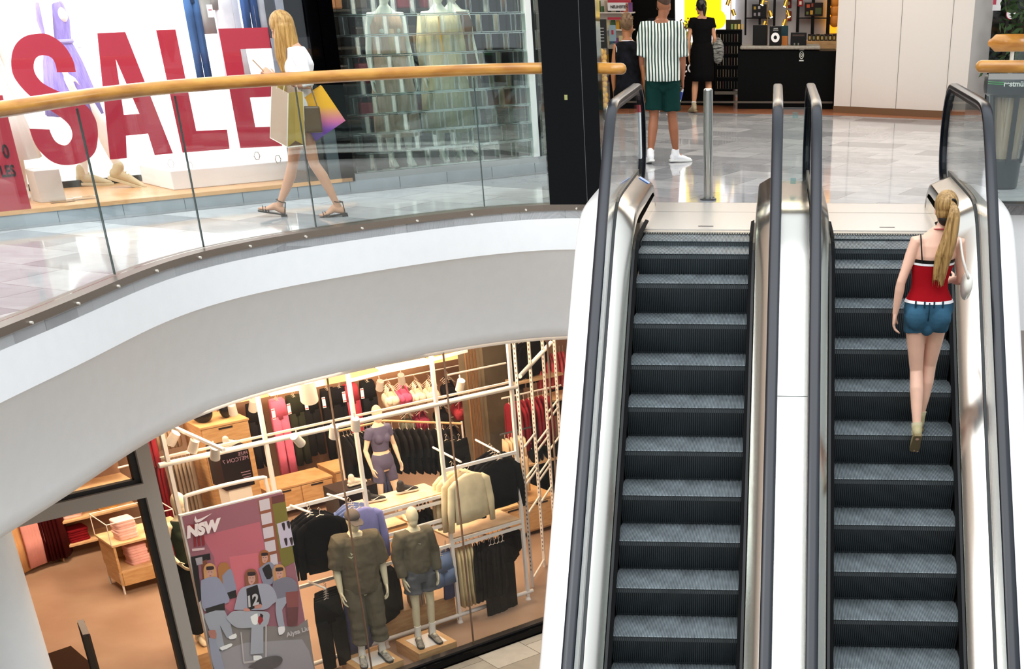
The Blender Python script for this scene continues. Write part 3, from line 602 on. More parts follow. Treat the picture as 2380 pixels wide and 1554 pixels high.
e = empty('wall_shelving', aty(1830, 80, yk-.3), label='thin black shelving frame on the grey wall behind the kiosk counter', cat='shelving')
mb = MB()
for x in (1733, 1766, 1800, 1855, 1890, 1926): bpx(MB(), x-1, -60, x+1.5, 82, yk-.3, .03).build('upright', fr, e)
for x0, x1, y in ((1733, 1800, 42), (1855, 1926, 42), (1733, 1926, -8)): bpx(MB(), x0, y-1, x1, y+1.5, yk-.32, .25).build('shelf', fr, e)
def gift(x0, y0, x1, y1, Y, lab, colr, d=.12, decals=(), cat='box'):
    e = empty('product_box', aty((x0+x1)/2, y1, Y), label=lab, cat=cat); bpx(MB(), x0, y0, x1, y1, Y, d).build('carton', M('carton_'+colr, colr, .4, spec=.2), e, bevel=.004)
    for (a, b, c_, d_, cc) in decals: bpx(MB(), a, b, c_, d_, Y-.004, .003).build('printed_patch', M('print_'+cc, cc, .5), e)
    return e
gift(1748, 10, 1781, 42, yk-.34, 'black box with four pale ovals on the kiosk back shelf', '141216', decals=[(1752, 15, 1757, 22, 'b0902c'), (1762, 14, 1767, 21, 'a9a8ae'), (1752, 30, 1757, 37, '8f8d95'), (1762, 29, 1767, 37, '8f8d95')])
gift(1871, 6, 1912, 38, yk-.34, 'black box printed with food on the right back shelf', '1a0f0c', decals=[(1875, 10, 1882, 18, 'b5451e'), (1886, 8, 1890, 16, '8f2f16'), (1883, 24, 1889, 34, 'c8962a'), (1895, 18, 1909, 33, '3d4a1c'), (1874, 27, 1879, 34, '5d6b2a')])
gift(1827, -10, 1839, 18, yk-.05, 'small red poster high on the kiosk wall', '8a1c1c', .02, [(1831, 4, 1836, 12, 'c8b49a')], cat='poster')
gift(1827, 26, 1839, 48, yk-.05, 'small red poster with a golden figure behind the right brass lamp', '8a1c1c', .02, [(1830, 29, 1836, 44, 'c8903a')], cat='poster')
gift(1855, -8, 1866, 15, yk-.36, 'small red box at the top of the back shelf', '8a1c1c', .06, [(1858, 3, 1863, 11, 'd8d0c0')])
bpx(MB(), 1925, -60, 1946, 77, yk-.12, .05).build('lightbox', M('lit_orange', 'ffb020', .6, emit=.9), label='tall glowing orange panel beside the white wall', cat='lightbox')
for i, (y, r) in enumerate(((4, .10), (26, .10), (48, .11))):
    c = aty(1940, y, yk-.2); MB().ell(c, (r, .05, r)).build('orange_fruit_disc', M('orange_disc', 'e08a2a', .5), label=['topmost', 'middle', 'lowest'][i]+' orange fruit on the glowing orange panel', cat='decoration')
# counter
ck = empty('kiosk_counter', (1.3, 15, 0), label='long black kiosk counter with a thin grey stone top', cat='counter')
MB().box((1.37, 15.2, .46), (1.75, 1.0, .92)).build('body', M('counter_black', '020202', .35, spec=.1), ck)
MB().box((1.24, 15.15, .97), (1.42, 1.1, .05)).build('countertop', M('grey_stone_top', '8d877c', .4, noise=.2, nscale=30), ck, bevel=.02)
MB().box((.7, 14.62, .12), (3.0, .03, .03)).build('kick_rail', M('rail_brass_grey', '6a6258', .3, .7), ck)
p = aty(1863, 128, 14.69); MB().tube([p+V((.035*cos(a), 0, .055*sin(a))) for a in [2*pi*k/16 for k in range(17)]], .007, 6).build('badge', M('pale_print', 'd0d6d0', .5), ck)
MB().tube([p+V((.014*cos(a), 0, .024*sin(a))) for a in [2*pi*k/12 for k in range(13)]], .006, 6).build('badge', M('pale_print'), ck)
for z in (-.085, .085): MB().box((p.x, 14.69, p.z+z), (.08, .006, .02)).build('badge', M('pale_print'), ck)
MB().box((-.75, 16.2, .46), (2.3, 1.4, .92)).build('kiosk_counter', M('counter_black'), label='black kiosk counter behind the man and the boy', cat='counter')
o = MB().box((-.75, 16.2, .95), (2.3, 1.4, .06)).build('kiosk_countertop', M('grey_stone_top'), label='grey stone top of the rear black counter', cat='countertop')
p = aty(1584, 168, 15.48); text_mesh('OCO', .20, p-V((.20, 0, 0)), (1, 0, 0), (0, 0, 1), sw, 'counter_lettering', None, bold=.004, label='white letters on the black kiosk front').__setitem__('category', 'lettering')
MB().box((-2.6, 17.2, 1.6), (1.4, .3, 3.2)).build('wall_kiosk_side', M('back_black'), kind='structure')
MB().box((-1.55, 17.5, 1.7), (1.5, .3, 3.4)).build('wall_kiosk_dark', M('back_black'), kind='structure')
gift(1750, 58, 1783, 108, 15.0, 'tall black carton standing on the kiosk counter', '0c0c0d', .2)
gift(1838, 76, 1874, 108, 15.0, 'wide dark basket box on the kiosk counter', '121113', .22, [(1845, 100, 1848, 106, '77736a'), (1854, 100, 1857, 106, '77736a'), (1842, 80, 1870, 84, '3a221c')])
e = gift(1789, 61, 1815, 108, 14.9, 'black box with a white round clock emblem on the kiosk counter', '0b0b0c', .14, [(1798, 65, 1808, 67, '9a9a9a'), (1797, 69, 1809, 71, '9a9a9a')])
c = aty(1802, 87, 14.89); mb = MB(); mb.tube([c-V((0, .004, 0)), c], .075, 28, ry=None); o2 = mb.build('clock_emblem', sw, e)
MB().tube([c-V((0, .008, 0)), c-V((0, .004, 0))], .03, 20).build('clock_centre', M('carton_0b0b0c'), e)
gift(1815, 60, 1831, 108, 15.3, 'small teal patterned box behind the clock emblem box', '20404a', .1)
gift(1817, 84, 1830, 108, 15.1, 'small orange patterned box under the teal box', 'c87a3a', .1)
gift(1687, 46, 1722, 69, 15.05, 'long low box with green and gold pattern on the magazine rack', '2a2416', .15, [(1699+i*8, 56, 1704+i*8, 68, c_) for i, c_ in enumerate(('6f8a3a', 'a8a04a', 'c8a84a', 'b8985a'))])
MB().box((2.15, 16.1, aty(1900, 95, 15.85).z/2), (.9, .6, aty(1900, 95, 15.85).z)).build('kiosk_side_counter', oak, label='wooden side counter at the right end of the kiosk', cat='counter')
for i in range(7):
    x0 = 1878+i*9.5; gift(x0, 79+(i % 2), x0+8, 95, 15.85, 'small dark packet in the row on the wooden side counter', ['2a1a12', '161414', '3a2a14', '141a12'][i % 4], .08, [(x0+2, 84, x0+6, 92, ['b89a4a', '8f8a5a', 'c8b060'][i % 3])])['group'] = 'packets on the side counter'
# brass lamps
brs = M('polished_brass', 'd8a84a', .2, 1)
for i, (px_, heads) in enumerate(((1698, [(1692, 6, -1), (1705, 30, 1)]), (1783, [(1773, 4, -1), (1791, 33, 1), (1776, 57, -1)]), (1828, [(1826, 8, -1), (1832, 32, 1), (1823, 53, -1)]))):
    b = aty(px_, 96, 15.4); e = empty('brass_lamp', (b.x, 15.4, .995), label=['leftmost brass pole lamp, in front of the pale glowing panel', 'middle brass pole lamp above the black carton', 'right brass pole lamp above the clock emblem box'][i], cat='lamp')
    MB().tube([(b.x, 15.4, .995), (b.x, 15.4, 1.85)], .008, 8).build('pole', brs, e)
    for hx, hy, sd in heads:
        p = aty(hx, hy, 15.38); d = V((sd*.35, -.15, -1)).normalized(); h = MB().tube([p-d*.055, p+d*.05], .032, 16).build('lamp_head', brs, e, smooth='auto')
        MB().tube([p+d*.05, p+d*.056], .026, 14).build('bulb', M('bulb_glow', 'ffe2b0', .5, emit=9), h, world=False).location = (0, 0, 0)
        MB().tube([p, (b.x, 15.4, p.z)], .005, 6).build('arm', brs, e)
# rack of packs
ra, rb = aty(1664, 70, 15.0), aty(1722, 207, 15.0)
e = empty('packet_rack', ((ra.x+rb.x)/2, 15.1, 0), label='black wire rack filled with rows of thin packets beside the woman in black', cat='rack')
MB().box(((ra.x+rb.x)/2, 15.22, (ra.z+rb.z)/2), (rb.x-ra.x, .03, ra.z-rb.z)).build('back_panel', fr, e)
for k in range(6):
    z = rb.z+(ra.z-rb.z)*k/5; MB().box(((ra.x+rb.x)/2, 15.13, z), (rb.x-ra.x, .2, .012)).build('shelf', fr, e)
for sx in (ra.x, rb.x): MB().box((sx, 15.13, (ra.z+rb.z)/2), (.012, .2, ra.z-rb.z)).build('side_panel', fr, e)
MB().box(((ra.x+rb.x)/2, 15.1, rb.z-.06), (rb.x-ra.x+.04, .24, .05)).build('base_shelf', M('rail_brass_grey'), e)
for k in range(5):
    z = rb.z+(ra.z-rb.z)*k/5+.008; rr = random.Random(k)
    for j in range(8):
        x = ra.x+.03+(rb.x-ra.x-.05)*j/8; cc = rr.choice(['3a3026', '5a4c38', '2a2a24', '6a5a44', '4a1c1c', '8a8272'])
        MB().box((x, 15.08, z+.055), (.012, .1, .11+rr.random()*.02)).build('packet', M('packet_'+cc, cc, .4), label='thin packet standing on edge in the black wire rack', cat='packet', group='packets in the wire rack')
# flowers in a yellow-green pot
p = aty(1599, 108, 15.9); e = empty('potted_flowers', (p.x, 15.9, .98), label='flower arrangement in a lime pot on the counter beside the man', cat='flowers')
MB().tube([(p.x, 15.9, .98), (p.x, 15.9, 1.14)], [.05, .065], 16).build('pot', M('lime_pot', 'b8c030', .4), e)
mb = MB(); mr = MB(); rr = random.Random(5)
for i in range(90):
    c = V((p.x+rr.gauss(0, .06), 15.9+rr.gauss(0, .05), 1.15+abs(rr.gauss(0, .09)))); (mb if i % 3 else mr).ell(c+V((0, 0, 0 if i % 3 else .08)), .016, 6, 4)
mb.build('foliage', M('lime_leaf', '9aa832', .6), e); mr.build('blossoms', M('rust_flower', 'a0482e', .6), e)

# shop shelves left of the boy
e = empty('shelf_unit', (-1.9, 16.5, 0), label='bright shop shelf unit with NEUHEITEN header at the far left of the kiosk', cat='shelf unit')
ivory = M('shelf_ivory', 'efe6dc', .5)
bpx(MB(), 1385, -60, 1472, 232, 16.9, .05).build('back_panel', ivory, e)
for y in (28, 68, 108, 150, 192, 230): bpx(MB(), 1385, y, 1472, y+3, 16.5, .4).build('shelf', ivory, e)
for y in (0, 40, 146): bpx(MB(), 1412, y, 1466, y+6, 16.48, .02).build('red_strip', red, e)
bpx(MB(), 1412, 6, 1454, 25, 16.46, .02).build('header_sign', sw, e)
p = aty(1419, 19, 16.45); text_mesh('NEUHEITEN', .062, p, (1, 0, 0), (0, 0, 1), inkm, 'lettering', e, bold=.002)
bpx(MB(), 1415, 58, 1432, 96, 16.44, .02).build('info_card', M('pale_blue_card', '9ab8c8', .5), e); bpx(MB(), 1421, 70, 1426, 80, 16.43, .01).build('info_card_mark', red, e)
rr = random.Random(8); pcs = ['d8a020', '7a4a8a', '3a6a3a', 'c8b49a', 'b02a3a', '4a7aa0', 'd87a5a', '20302a', 'e0d0a0']
for y in (28, 68, 108, 150, 192):
    x = 1389
    while x < 1464:
        w_ = 5+rr.random()*6; h_ = 13+rr.random()*14; cc = rr.choice(pcs)
        o = MB(); bpx(o, x, y-h_, x+w_, y, 16.6, .1); o.build('product_pack', M('pack_'+cc, cc, .5), label='small coloured pack on the bright shop shelves', cat='product', group='packs on the bright shelf unit'); x += w_+1.5
e = empty('balloon_display', aty(1400, 228, 12.5), label='black display stand with yellow balloons in a clear tube beside the pillar', cat='display stand')
q0, q1 = aty(1384, 228, 12.5), aty(1414, 212, 12.5); cxp = (q0.x+q1.x)/2; r_ = (q1.x-q0.x)/2
MB().tube([(cxp, 12.6, 0), (cxp, 12.6, .14)], r_*1.05, 24).build('base', M('display_black', '0a0a0a', .4), e)
zt = aty(1400, 112, 12.5).z; MB().tube([(cxp, 12.6, .14), (cxp, 12.6, zt)], r_*.95, 24, caps=False).build('clear_tube', acr, e, smooth=True)
MB().box((cxp, 12.6, (zt+aty(1400, 45, 12.5).z)/2), (r_*2, .1, aty(1400, 45, 12.5).z-zt)).build('black_panel', M('display_black'), e)
for k in range(5): MB().box((cxp, 12.545, zt+.1+k*.045), (r_*1.2, .004, .012)).build('printed_line', M('print_9a9a9a', '9a9a9a', .5), e)
rr = random.Random(2); z = .2
while z < zt-.05:
    for a in (0, 2.1, 4.2):
        MB().ell((cxp+r_*.42*cos(a+z*7), 12.6+r_*.42*sin(a+z*7), z), r_*.46, 14, 10).build('balloon', M('yellow_balloon', 'e0a81c', .35), label='yellow balloon stacked in the clear tube', cat='balloon', group='yellow balloons in the clear tube', smooth=True)
    z += r_*.72
# upper ceiling with warm light strips (mirrored in the polished metal)
MB().box((.5, 14, 3.62), (14, 20, .1)).build('ceiling_upper', M('ceiling_grey', '8c8883', .8), kind='structure')
rr = random.Random(11)
for i in range(9):
    x = -2.5+rr.random()*7; y = 5+i*1.25
    MB().box((x, y, 3.55), (1.1, .07, .04)).build('ceiling_light', M('strip_glow', 'ffd9a0', .5, emit=14), label='slim warm light strip in the ceiling over the upper hall', cat='ceiling light', group='ceiling light strips over the upper hall')
area('right_hall_daylight', (8, 7.5, 3.2), 2.5, 110, (1, 1, 1), target=(4.6, 13.1, 1.3))
area('hall_light', (1, 9.5, 3.4), 6, 260, (1, .96, .9), sy=8)
area('kiosk_light', (1.2, 16.3, 3.3), 3, 30, (1, .93, .85), sy=1)
# ---------------------------------------------------------------- people and mannequins
def itp(tab, z):
    if z <= tab[0][0]: return tab[0][1:]
    for a, b in zip(tab[:-1], tab[1:]):
        if z <= b[0]:
            u = (z-a[0])/(b[0]-a[0]); return tuple(p+(q-p)*u for p, q in zip(a[1:], b[1:]))
    return tab[-1][1:]
TORSO_F = [(.80, .10, .08), (.86, .165, .105), (.92, .180, .118), (.98, .172, .112), (1.08, .125, .088), (1.14, .124, .086), (1.24, .142, .098), (1.31, .150, .108), (1.38, .152, .095), (1.43, .135, .075), (1.47, .085, .06), (1.50, .055, .055)]
TORSO_M = [(.80, .11, .085), (.86, .160, .105), (.92, .170, .112), (.98, .165, .110), (1.08, .150, .10), (1.14, .152, .102), (1.24, .168, .112), (1.33, .182, .12), (1.40, .18, .108), (1.44, .155, .085), (1.48, .10, .068), (1.51, .066, .062)]
def default_pose(male=True):
    w_ = .185 if male else .160
    return dict(spine=[(.8, 0, 0), (1.5, 0, 0)], shL=V((-w_, 0, 1.405)), shR=V((w_, 0, 1.405)), elL=V((-w_-.05, -.02, 1.12)), elR=V((w_+.05, -.02, 1.12)), wrL=V((-w_-.07, .04, .87)), wrR=V((w_+.07, .04, .87)),
        hipL=V((-.095, 0, .90)), hipR=V((.095, 0, .90)), knL=V((-.10, .02, .49)), knR=V((.10, .02, .49)), anL=V((-.10, -.02, .085)), anR=V((.10, -.02, .085)), ftL=V((0, 1, -.05)), ftR=V((0, 1, -.05)),
        head=V((0, .02, 1.635)), face=V((0, 1, 0)), handL=None, handR=None, curl=.5)
def hand(mb, wr, d, side, flex, k=1.0, curl=.5, thick=1.0): # d pointing to fingers, side = thumb side, flex = palm-side normal
    d = d.normalized(); side = (side-d*side.dot(d)).normalized(); flex = (flex-d*flex.dot(d)-side*flex.dot(side)).normalized()
    pc_ = [wr, wr+d*.035*k, wr+d*.075*k, wr+d*.09*k]
    mb.limb(pc_, [.024*k, .034*k, .038*k, .034*k], 12, ry=[.02*k, .017*k, .014*k, .011*k], up=side)
    for i, (o, L) in enumerate(((.027, .9), (.009, 1.0), (-.009, .93), (-.026, .75))):
        p = wr+d*.088*k+side*o*k; dd = d.copy(); pts = [p]; c = curl*(1+.12*i)
        for seg, a in ((.040, .35), (.026, .55), (.020, .45)):
            ang = a*c; dd = (dd*cos(ang)+flex*sin(ang)).normalized(); p = p+dd*seg*k*L; pts.append(p)
        mb.limb(pts, [.0098*k*thick, .0092*k*thick, .0082*k*thick, .0066*k*thick], 8)
    p = wr+d*.022*k+side*.026*k; t1 = (side*.75+d*.75+flex*.25).normalized(); p1 = p+t1*.038*k; t2 = (side*.25+d*1+flex*.35*curl).normalized(); p2 = p1+t2*.03*k; p3 = p2+(t2+flex*.2).normalized()*.022*k
    mb.limb([p, p1, p2, p3], [.014*k, .0115*k, .0098*k, .0078*k], 8)
def figure(name, label, loc, heading, H=1.75, male=True, pose={}, skin='d9a98a', group=None, cat='person', mannequin=False, fat=1.0, voxel=.0065, feet=True, headless=False):
    J = default_pose(male); J.update({k: (V(v) if isinstance(v, tuple) and not isinstance(v[0], tuple) else v) for k, v in pose.items()}); s = H/1.75
    e = empty(name, loc, heading, label, cat, group); TT = TORSO_M if male else TORSO_F
    def sp(z): return itp(J['spine'], z)
    mb = MB(); lf = fat*(1 if male else .92)
    mb.loft([(V((sp(z)[0], sp(z)[1], z))*s, rx*s*fat, ry*s*fat) for z, rx, ry in TT], 24)
    if not male:
        for x in (-.068, .068): c = V(sp(1.28)+(1.285,)); mb.ell(V((c.x+x, c.y+.075, c.z))*s, (.06*s, .055*s, .06*s))
    for x in (-1, 1): c = V(sp(.9)+(.885,)); mb.ell(V((c.x+x*.075, c.y-.055, c.z))*s, (.09*s, .075*s, .095*s))
    hc = J['head']*s; f = J['face'].normalized(); r = V((f.y, -f.x, 0)); r = r.normalized(); u = r.cross(f)
    nb = V((sp(1.47)[0], sp(1.47)[1]-.005, 1.46))*s
    if not headless:
        mb.limb([nb, nb.lerp(hc-u*.06*s-f*.02*s, .5), hc-u*.06*s-f*.02*s], [.06*s if male else .05*s, .053*s if male else .044*s, .052*s if male else .044*s], 14)
        if mannequin:
            mb.ell(hc+u*.015*s, (.072*s, .088*s, .112*s), 20, 14, ax=(r, f, u)); mb.ell(hc-u*.05*s+f*.025*s, (.052*s, .06*s, .07*s), 16, 10, ax=(r, f, u))
        else:
            mb.ell(hc+u*.02*s-f*.008*s, (.074*s, .094*s, .098*s), 20, 14, ax=(r, f, u)); mb.ell(hc-u*.045*s+f*.026*s, (.056*s, .06*s, .068*s), 16, 10, ax=(r, f, u))
            mb.limb([hc+u*.015*s+f*.083*s, hc-u*.022*s+f*.103*s], [.009*s, .0145*s], 8)
            for q in (-1, 1):
                mb.ell(hc+r*q*.074*s-f*.002*s-u*.005*s, (.009*s, .02*s, .032*s), 10, 8, ax=(r, f, u)); mb.ell(hc+r*q*.03*s+f*.078*s+u*.022*s, (.02*s, .014*s, .008*s), 8, 6, ax=(r, f, u))
                mb.ell(hc+r*q*.038*s+f*.066*s-u*.028*s, (.022*s, .02*s, .022*s), 8, 6, ax=(r, f, u))
            mb.ell(hc-u*.058*s+f*.083*s, (.022*s, .011*s, .006*s), 10, 6, ax=(r, f, u)); mb.ell(hc-u*.069*s+f*.082*s, (.019*s, .011*s, .007*s), 10, 6, ax=(r, f, u)); mb.ell(hc-u*.098*s+f*.07*s, (.022*s, .018*s, .016*s), 10, 6, ax=(r, f, u))
    for q in ('L', 'R'):
        sg = -1 if q == 'L' else 1
        sh, el, wr = J['sh'+q]*s, J['el'+q]*s, J['wr'+q]*s
        ci = V((sp(1.38)[0]+sg*.07, sp(1.38)[1], 1.395))*s
        m = fat*(1 if male else .84)*s
        mb.limb([ci, sh, sh.lerp(el, .35), sh.lerp(el, .75), el, el.lerp(wr, .25), el.lerp(wr, .7), wr], [.07*m, .062*m, .052*m, .042*m, .04*m, .043*m, .033*m, .0255*m], 14)
        d, side, flex = J['hand'+q] if J['hand'+q] else ((wr-el).normalized(), V((0, 1, .1)), V((-sg, 0, 0)))
        hand(mb, wr, V(d), V(side), V(flex), s*(1.05 if male else .95), J.get('curl'+q, J['curl']))
        hp, kn, an = J['hip'+q]*s, J['kn'+q]*s, J['an'+q]*s; m = lf*s
        mid = hp.lerp(kn, .5); fwd = V((0, 1, 0))
        bk = (kn-an).normalized(); back = -(fwd-bk*fwd.dot(bk)).normalized()
        mb.limb([hp, hp.lerp(kn, .3), hp.lerp(kn, .7), kn, kn.lerp(an, .3)+back*.012*s, kn.lerp(an, .6)+back*.008*s, kn.lerp(an, .85), an], [.088*m, .084*m, .066*m, .054*m, .057*m, .047*m, .035*m, .035*m], 16)
        if feet:
            ft = J['ft'+q].normalized(); up = V((0, 0, 1)); sd = ft.cross(up).normalized(); un = sd.cross(ft).normalized()
            hl = an-un*.045*s-ft*.03*s; ball = an-un*.052*s+ft*.115*s; toe = an-un*.06*s+ft*.175*s
            mb.limb([hl, an-un*.02*s+ft*.05*s, ball, toe], [.03*s, .031*s, .037*s, .03*s], 12, ry=[.034*s, .036*s, .02*s, .013*s], up=sd)
            if not mannequin:
                for i in range(5): c = toe+ft*(.018-.006*i)*s+sd*(-sg)*(.026-.0135*i)*s*1.0; mb.ell(c, (.0105*s if i else .014*s, .0105*s, .0105*s), 8, 6)
    if mannequin: mt = M('mannequin_'+skin, skin, .45)
    else: mt = M('skin_'+skin, skin, .5, sss=.08, noise=.05, nscale=9)
    e['H'] = H; mb.build('body', mt, e, world=False, remesh=voxel*s, sm=3)
    del e['H']
    return e, J, s
WT = bpy.data.textures.new('wrinkles', 'CLOUDS'); WT.noise_scale = .11; WT.noise_depth = 1
def wrinkle(o, k):
    d = o.modifiers.new('wrinkles', 'DISPLACE'); d.texture = WT; d.texture_coords = 'LOCAL'; d.strength = min(.03, .008+k*.6); d.mid_level = .45; return o
def garment_top(e, J, s, male, mat, hem=.92, sleeve=.55, ease=.012, sl_ease=.018, neck=1.46, name='shirt', hemw=1.0, off=False, top=None, waist=None, voxel=.009, fat=1.0, mannequinlike=False):
    TT = TORSO_M if male else TORSO_F; mb = MB(); zs = [hem]+[z for z, _, _ in TT if hem+.02 < z < neck]+[neck]; R = []
    for z in zs:
        rx, ry = itp(TT, z); cx, cy = itp(J['spine'], z)
        if z < 1.05 and male and not mannequinlike: cy -= .02; ry += .03
        if z < 1.3: m = itp(TT, max(z, .9)); k = itp(TT, 1.3); rx = max(rx, k[0]*hemw*(.97 if male else .9)*(1 if hemw > .9 else 0)); ry = max(ry, k[1]*(1.08 if hemw > .9 and male else .95 if hemw > .9 else 0))
        if z >= 1.43 and not off: rx += .004
        R.append((V((cx, cy, z))*s, (rx*fat+ease)*s, (ry*fat+ease)*s))
    mb.loft(R, 28)
    if not male:
        for x in (-.068, .068):
            c = V(itp(J['spine'], 1.28)+(1.285,)); 
            if hem < 1.25: mb.ell(V((c.x+x, c.y+.078, c.z))*s, ((.06+ease)*s, (.055+ease*.7)*s, (.06+ease)*s))
    if sleeve > 0:
        for q in ('L', 'R'):
            sg = -1 if q == 'L' else 1; sh, el, wr = J['sh'+q]*s, J['el'+q]*s, J['wr'+q]*s
            ci = V((itp(J['spine'], 1.38)[0]+sg*.08, itp(J['spine'], 1.38)[1], 1.392))*s; m = (1 if male else .84)*s*fat
            path = [(ci, .072), (sh, .064), (sh.lerp(el, .4), .056)]
            if sleeve <= .6: path.append((sh.lerp(el, sleeve), .054))
            else:
                path += [(sh.lerp(el, .75), .048), (el, .045)]
                if sleeve > 1: path += [(el.lerp(wr, .5), .042), (el.lerp(wr, min(1, sleeve-1)), .036)]
            mb.tube([p for p, _ in path], [r_*m+(sl_ease if i else ease)*s for i, (_, r_) in enumerate(path)], 16)
    return wrinkle(mb.build(name, mat, e, world=False, remesh=voxel, sm=4), ease)
def garment_legs(e, J, s, male, mat, frac=.6, ease=.018, waist=1.02, name='shorts', flare=0, voxel=.009, fat=1.0, wz=None, bumps=0):
    TT = TORSO_M if male else TORSO_F; mb = MB(); R = []
    for z in (.83, .88, .93, .98, waist):
        rx, ry = itp(TT, z); cx, cy = itp(J['spine'], z); R.append((V((cx, cy, z))*s, (rx*fat+ease*.7)*s, (ry*fat+ease*.7)*s))
    mb.loft(R, 28); c = V(itp(J['spine'], .9)+(.80,)); mb.ell(V((c.x, c.y-(.03 if male else .04), c.z+.02))*s, (.065*s, (.10 if male else .062)*s, .075*s))
    for x in (-1, 1): c = V(itp(J['spine'], .9)+(.885,)); mb.ell(V((c.x+x*.075, c.y-.055, c.z))*s, ((.09+ease*.6)*s, (.075+ease*.6)*s, (.095+ease*.6)*s))
    for q in ('L', 'R'):
        hp, kn, an = J['hip'+q]*s, J['kn'+q]*s, J['an'+q]*s; m = fat*(1 if male else .92)*s
        pts = [(hp, .09), (hp.lerp(kn, .3), .085)]
        if frac <= 1: pts += [(hp.lerp(kn, (frac+.3)/2), .078), (hp.lerp(kn, frac), .072+flare)] if frac > .35 else [(hp.lerp(kn, frac+.02), .086+flare)]
        else:
            pts += [(hp.lerp(kn, .7), .075), (kn, .066)]; n = 5
            for i in range(1, n+1): u = (frac-1)*i/n; pts.append((kn.lerp(an, u), .064+flare+(bumps*(1 if i % 2 else -1))))
            if bumps: pts.append((kn.lerp(an, frac-1+.03), .045))
        mb.tube([p for p, _ in pts], [r_*m+ease*s for _, r_ in pts], 18)
    return wrinkle(mb.build(name, mat, e, world=False, remesh=voxel, sm=4), ease)
def shoe(e, an, ft, s, mats, name='shoe', k=1.0, sw_=1.0):
    ft = V(ft).normalized(); sd = ft.cross(V((0, 0, 1))).normalized(); un = sd.cross(ft).normalized(); s = s*k
    P = lambda f, u: an+ft*f*s+un*u*s
    up = MB(); up.limb([P(-.045, -.03), P(0, -.025), P(.07, -.035), P(.13, -.047), P(.18, -.056)], [.034*s, .037*s, .04*s, .042*s, .034*s], 14, ry=[.042*s, .045*s, .034*s, .025*s, .018*s], up=sd)
    up.limb([P(-.022, -.01), P(-.02, .035)], [.043*s, .041*s], 12)
    o = up.build(name, mats[0], e, world=False, remesh=.006, sm=2)
    sole = MB(); pr = [(-.085, .028), (-.06, .037), (.0, .036), (.06, .038), (.13, .045), (.175, .04), (.205, .022)]
    pts = [P(f, -.078)+sd*w_*s for f, w_ in pr]+[P(f, -.078)-sd*w_*s for f, w_ in pr[::-1]]; sole.prism(pts, un*.022*s*sw_)
    sole.build('sole', mats[1], o, world=False, bevel=.004)
    tg = MB()
    for i in range(4): c = P(.035+.022*i, .012-.011*i); tg.tube([c-sd*.022*s, c+un*.004*s, c+sd*.022*s], .0035*s, 6)
    tg.build('laces', mats[2] if len(mats) > 2 else mats[1], o, world=False)
    return o
def sock(e, kn, an, s, mat, h=.12, name='sock'):
    d = (kn-an).normalized(); MB().tube([an-d*.02*s, an+d*h*.5*s, an+d*h*s], [.041*s, .039*s, .043*s], 16).build(name, mat, e, world=False, smooth='auto')

cotton = M('white_cotton', 'f3f3f5', .85, bump=.25, bscale=14)
# --- woman walking with phone and shopping bags
WL = V((-3.371, 1.893, 0)); WH = atan2(-.30, -.954)-pi/2
ps = dict(spine=[(.8, 0, -.075), (.95, 0, -.085), (1.15, 0, -.12), (1.3, 0, -.15), (1.42, 0, -.14), (1.5, 0, -.10)], head=V((.0, -.03, 1.60)), face=V((0, .86, -.5)),
  shL=V((-.15, -.15, 1.40)), shR=V((.15, -.13, 1.40)), elL=V((-.21, -.20, 1.14)), elR=V((.20, -.12, 1.15)), wrL=V((-.09, .10, 1.19)), wrR=V((.03, .12, 1.17)),
  hipL=V((-.09, -.09, .88)), hipR=V((.09, -.06, .88)), knL=V((-.09, -.15, .47)), knR=V((.08, .05, .47)), anL=V((-.09, -.315, .10)), anR=V((.07, .235, .105)), ftL=V((-.03, 1, -.12)), ftR=V((.05, 1, .18)),
  handL=((.15, .5, .6), (.3, -.3, .6), (.5, .3, 0)), handR=((-.2, .45, .7), (-.4, -.2, .6), (-.6, .3, 0)), curl=1.4)
e, J, s = figure('person', 'blonde woman in white top walking past the sale window, looking at her phone', WL, WH, 1.735, False, ps, 'c99577', voxel=.006)
garment_top(e, J, s, False, cotton, .93, .95, .016, .012, 1.45, 'blouse')
garment_legs(e, J, s, False, M('patterned_shorts', '3a3a3e', .8, c2='a8a49c', nscale=22), .30, .012, 1.0)
hair = M('blonde_hair', 'c49a58', .45, c2='8f6428', nscale=7, stretch=(9, 9, .8), bump=.5, bscale=18)
mb = MB(); h = J['head']*s
mb.ell(h+V((0, -.01, .035)), (.098, .112, .112), 20, 14)
for a in range(-7, 8):
    an_ = a*.30; x = .085*sin(an_); y = -.02-.085*cos(an_)
    if a <= -5 or a >= 5: L_ = [(.0, .02), (.03, -.10), (.045, -.22), (.03, -.34)]
    else: L_ = [(.0, .02), (-.012, -.10), (-.02, -.20), (-.005, -.29)]
    mb.limb([h+V((x*.85, y*.85+f_*.9, z_)) for f_, z_ in L_], [.036, .036, .031, .013], 8)
mb.build('hair', hair, e, world=False, remesh=.006, sm=2)
leather = M('black_sandal', '0b0a0a', .35)
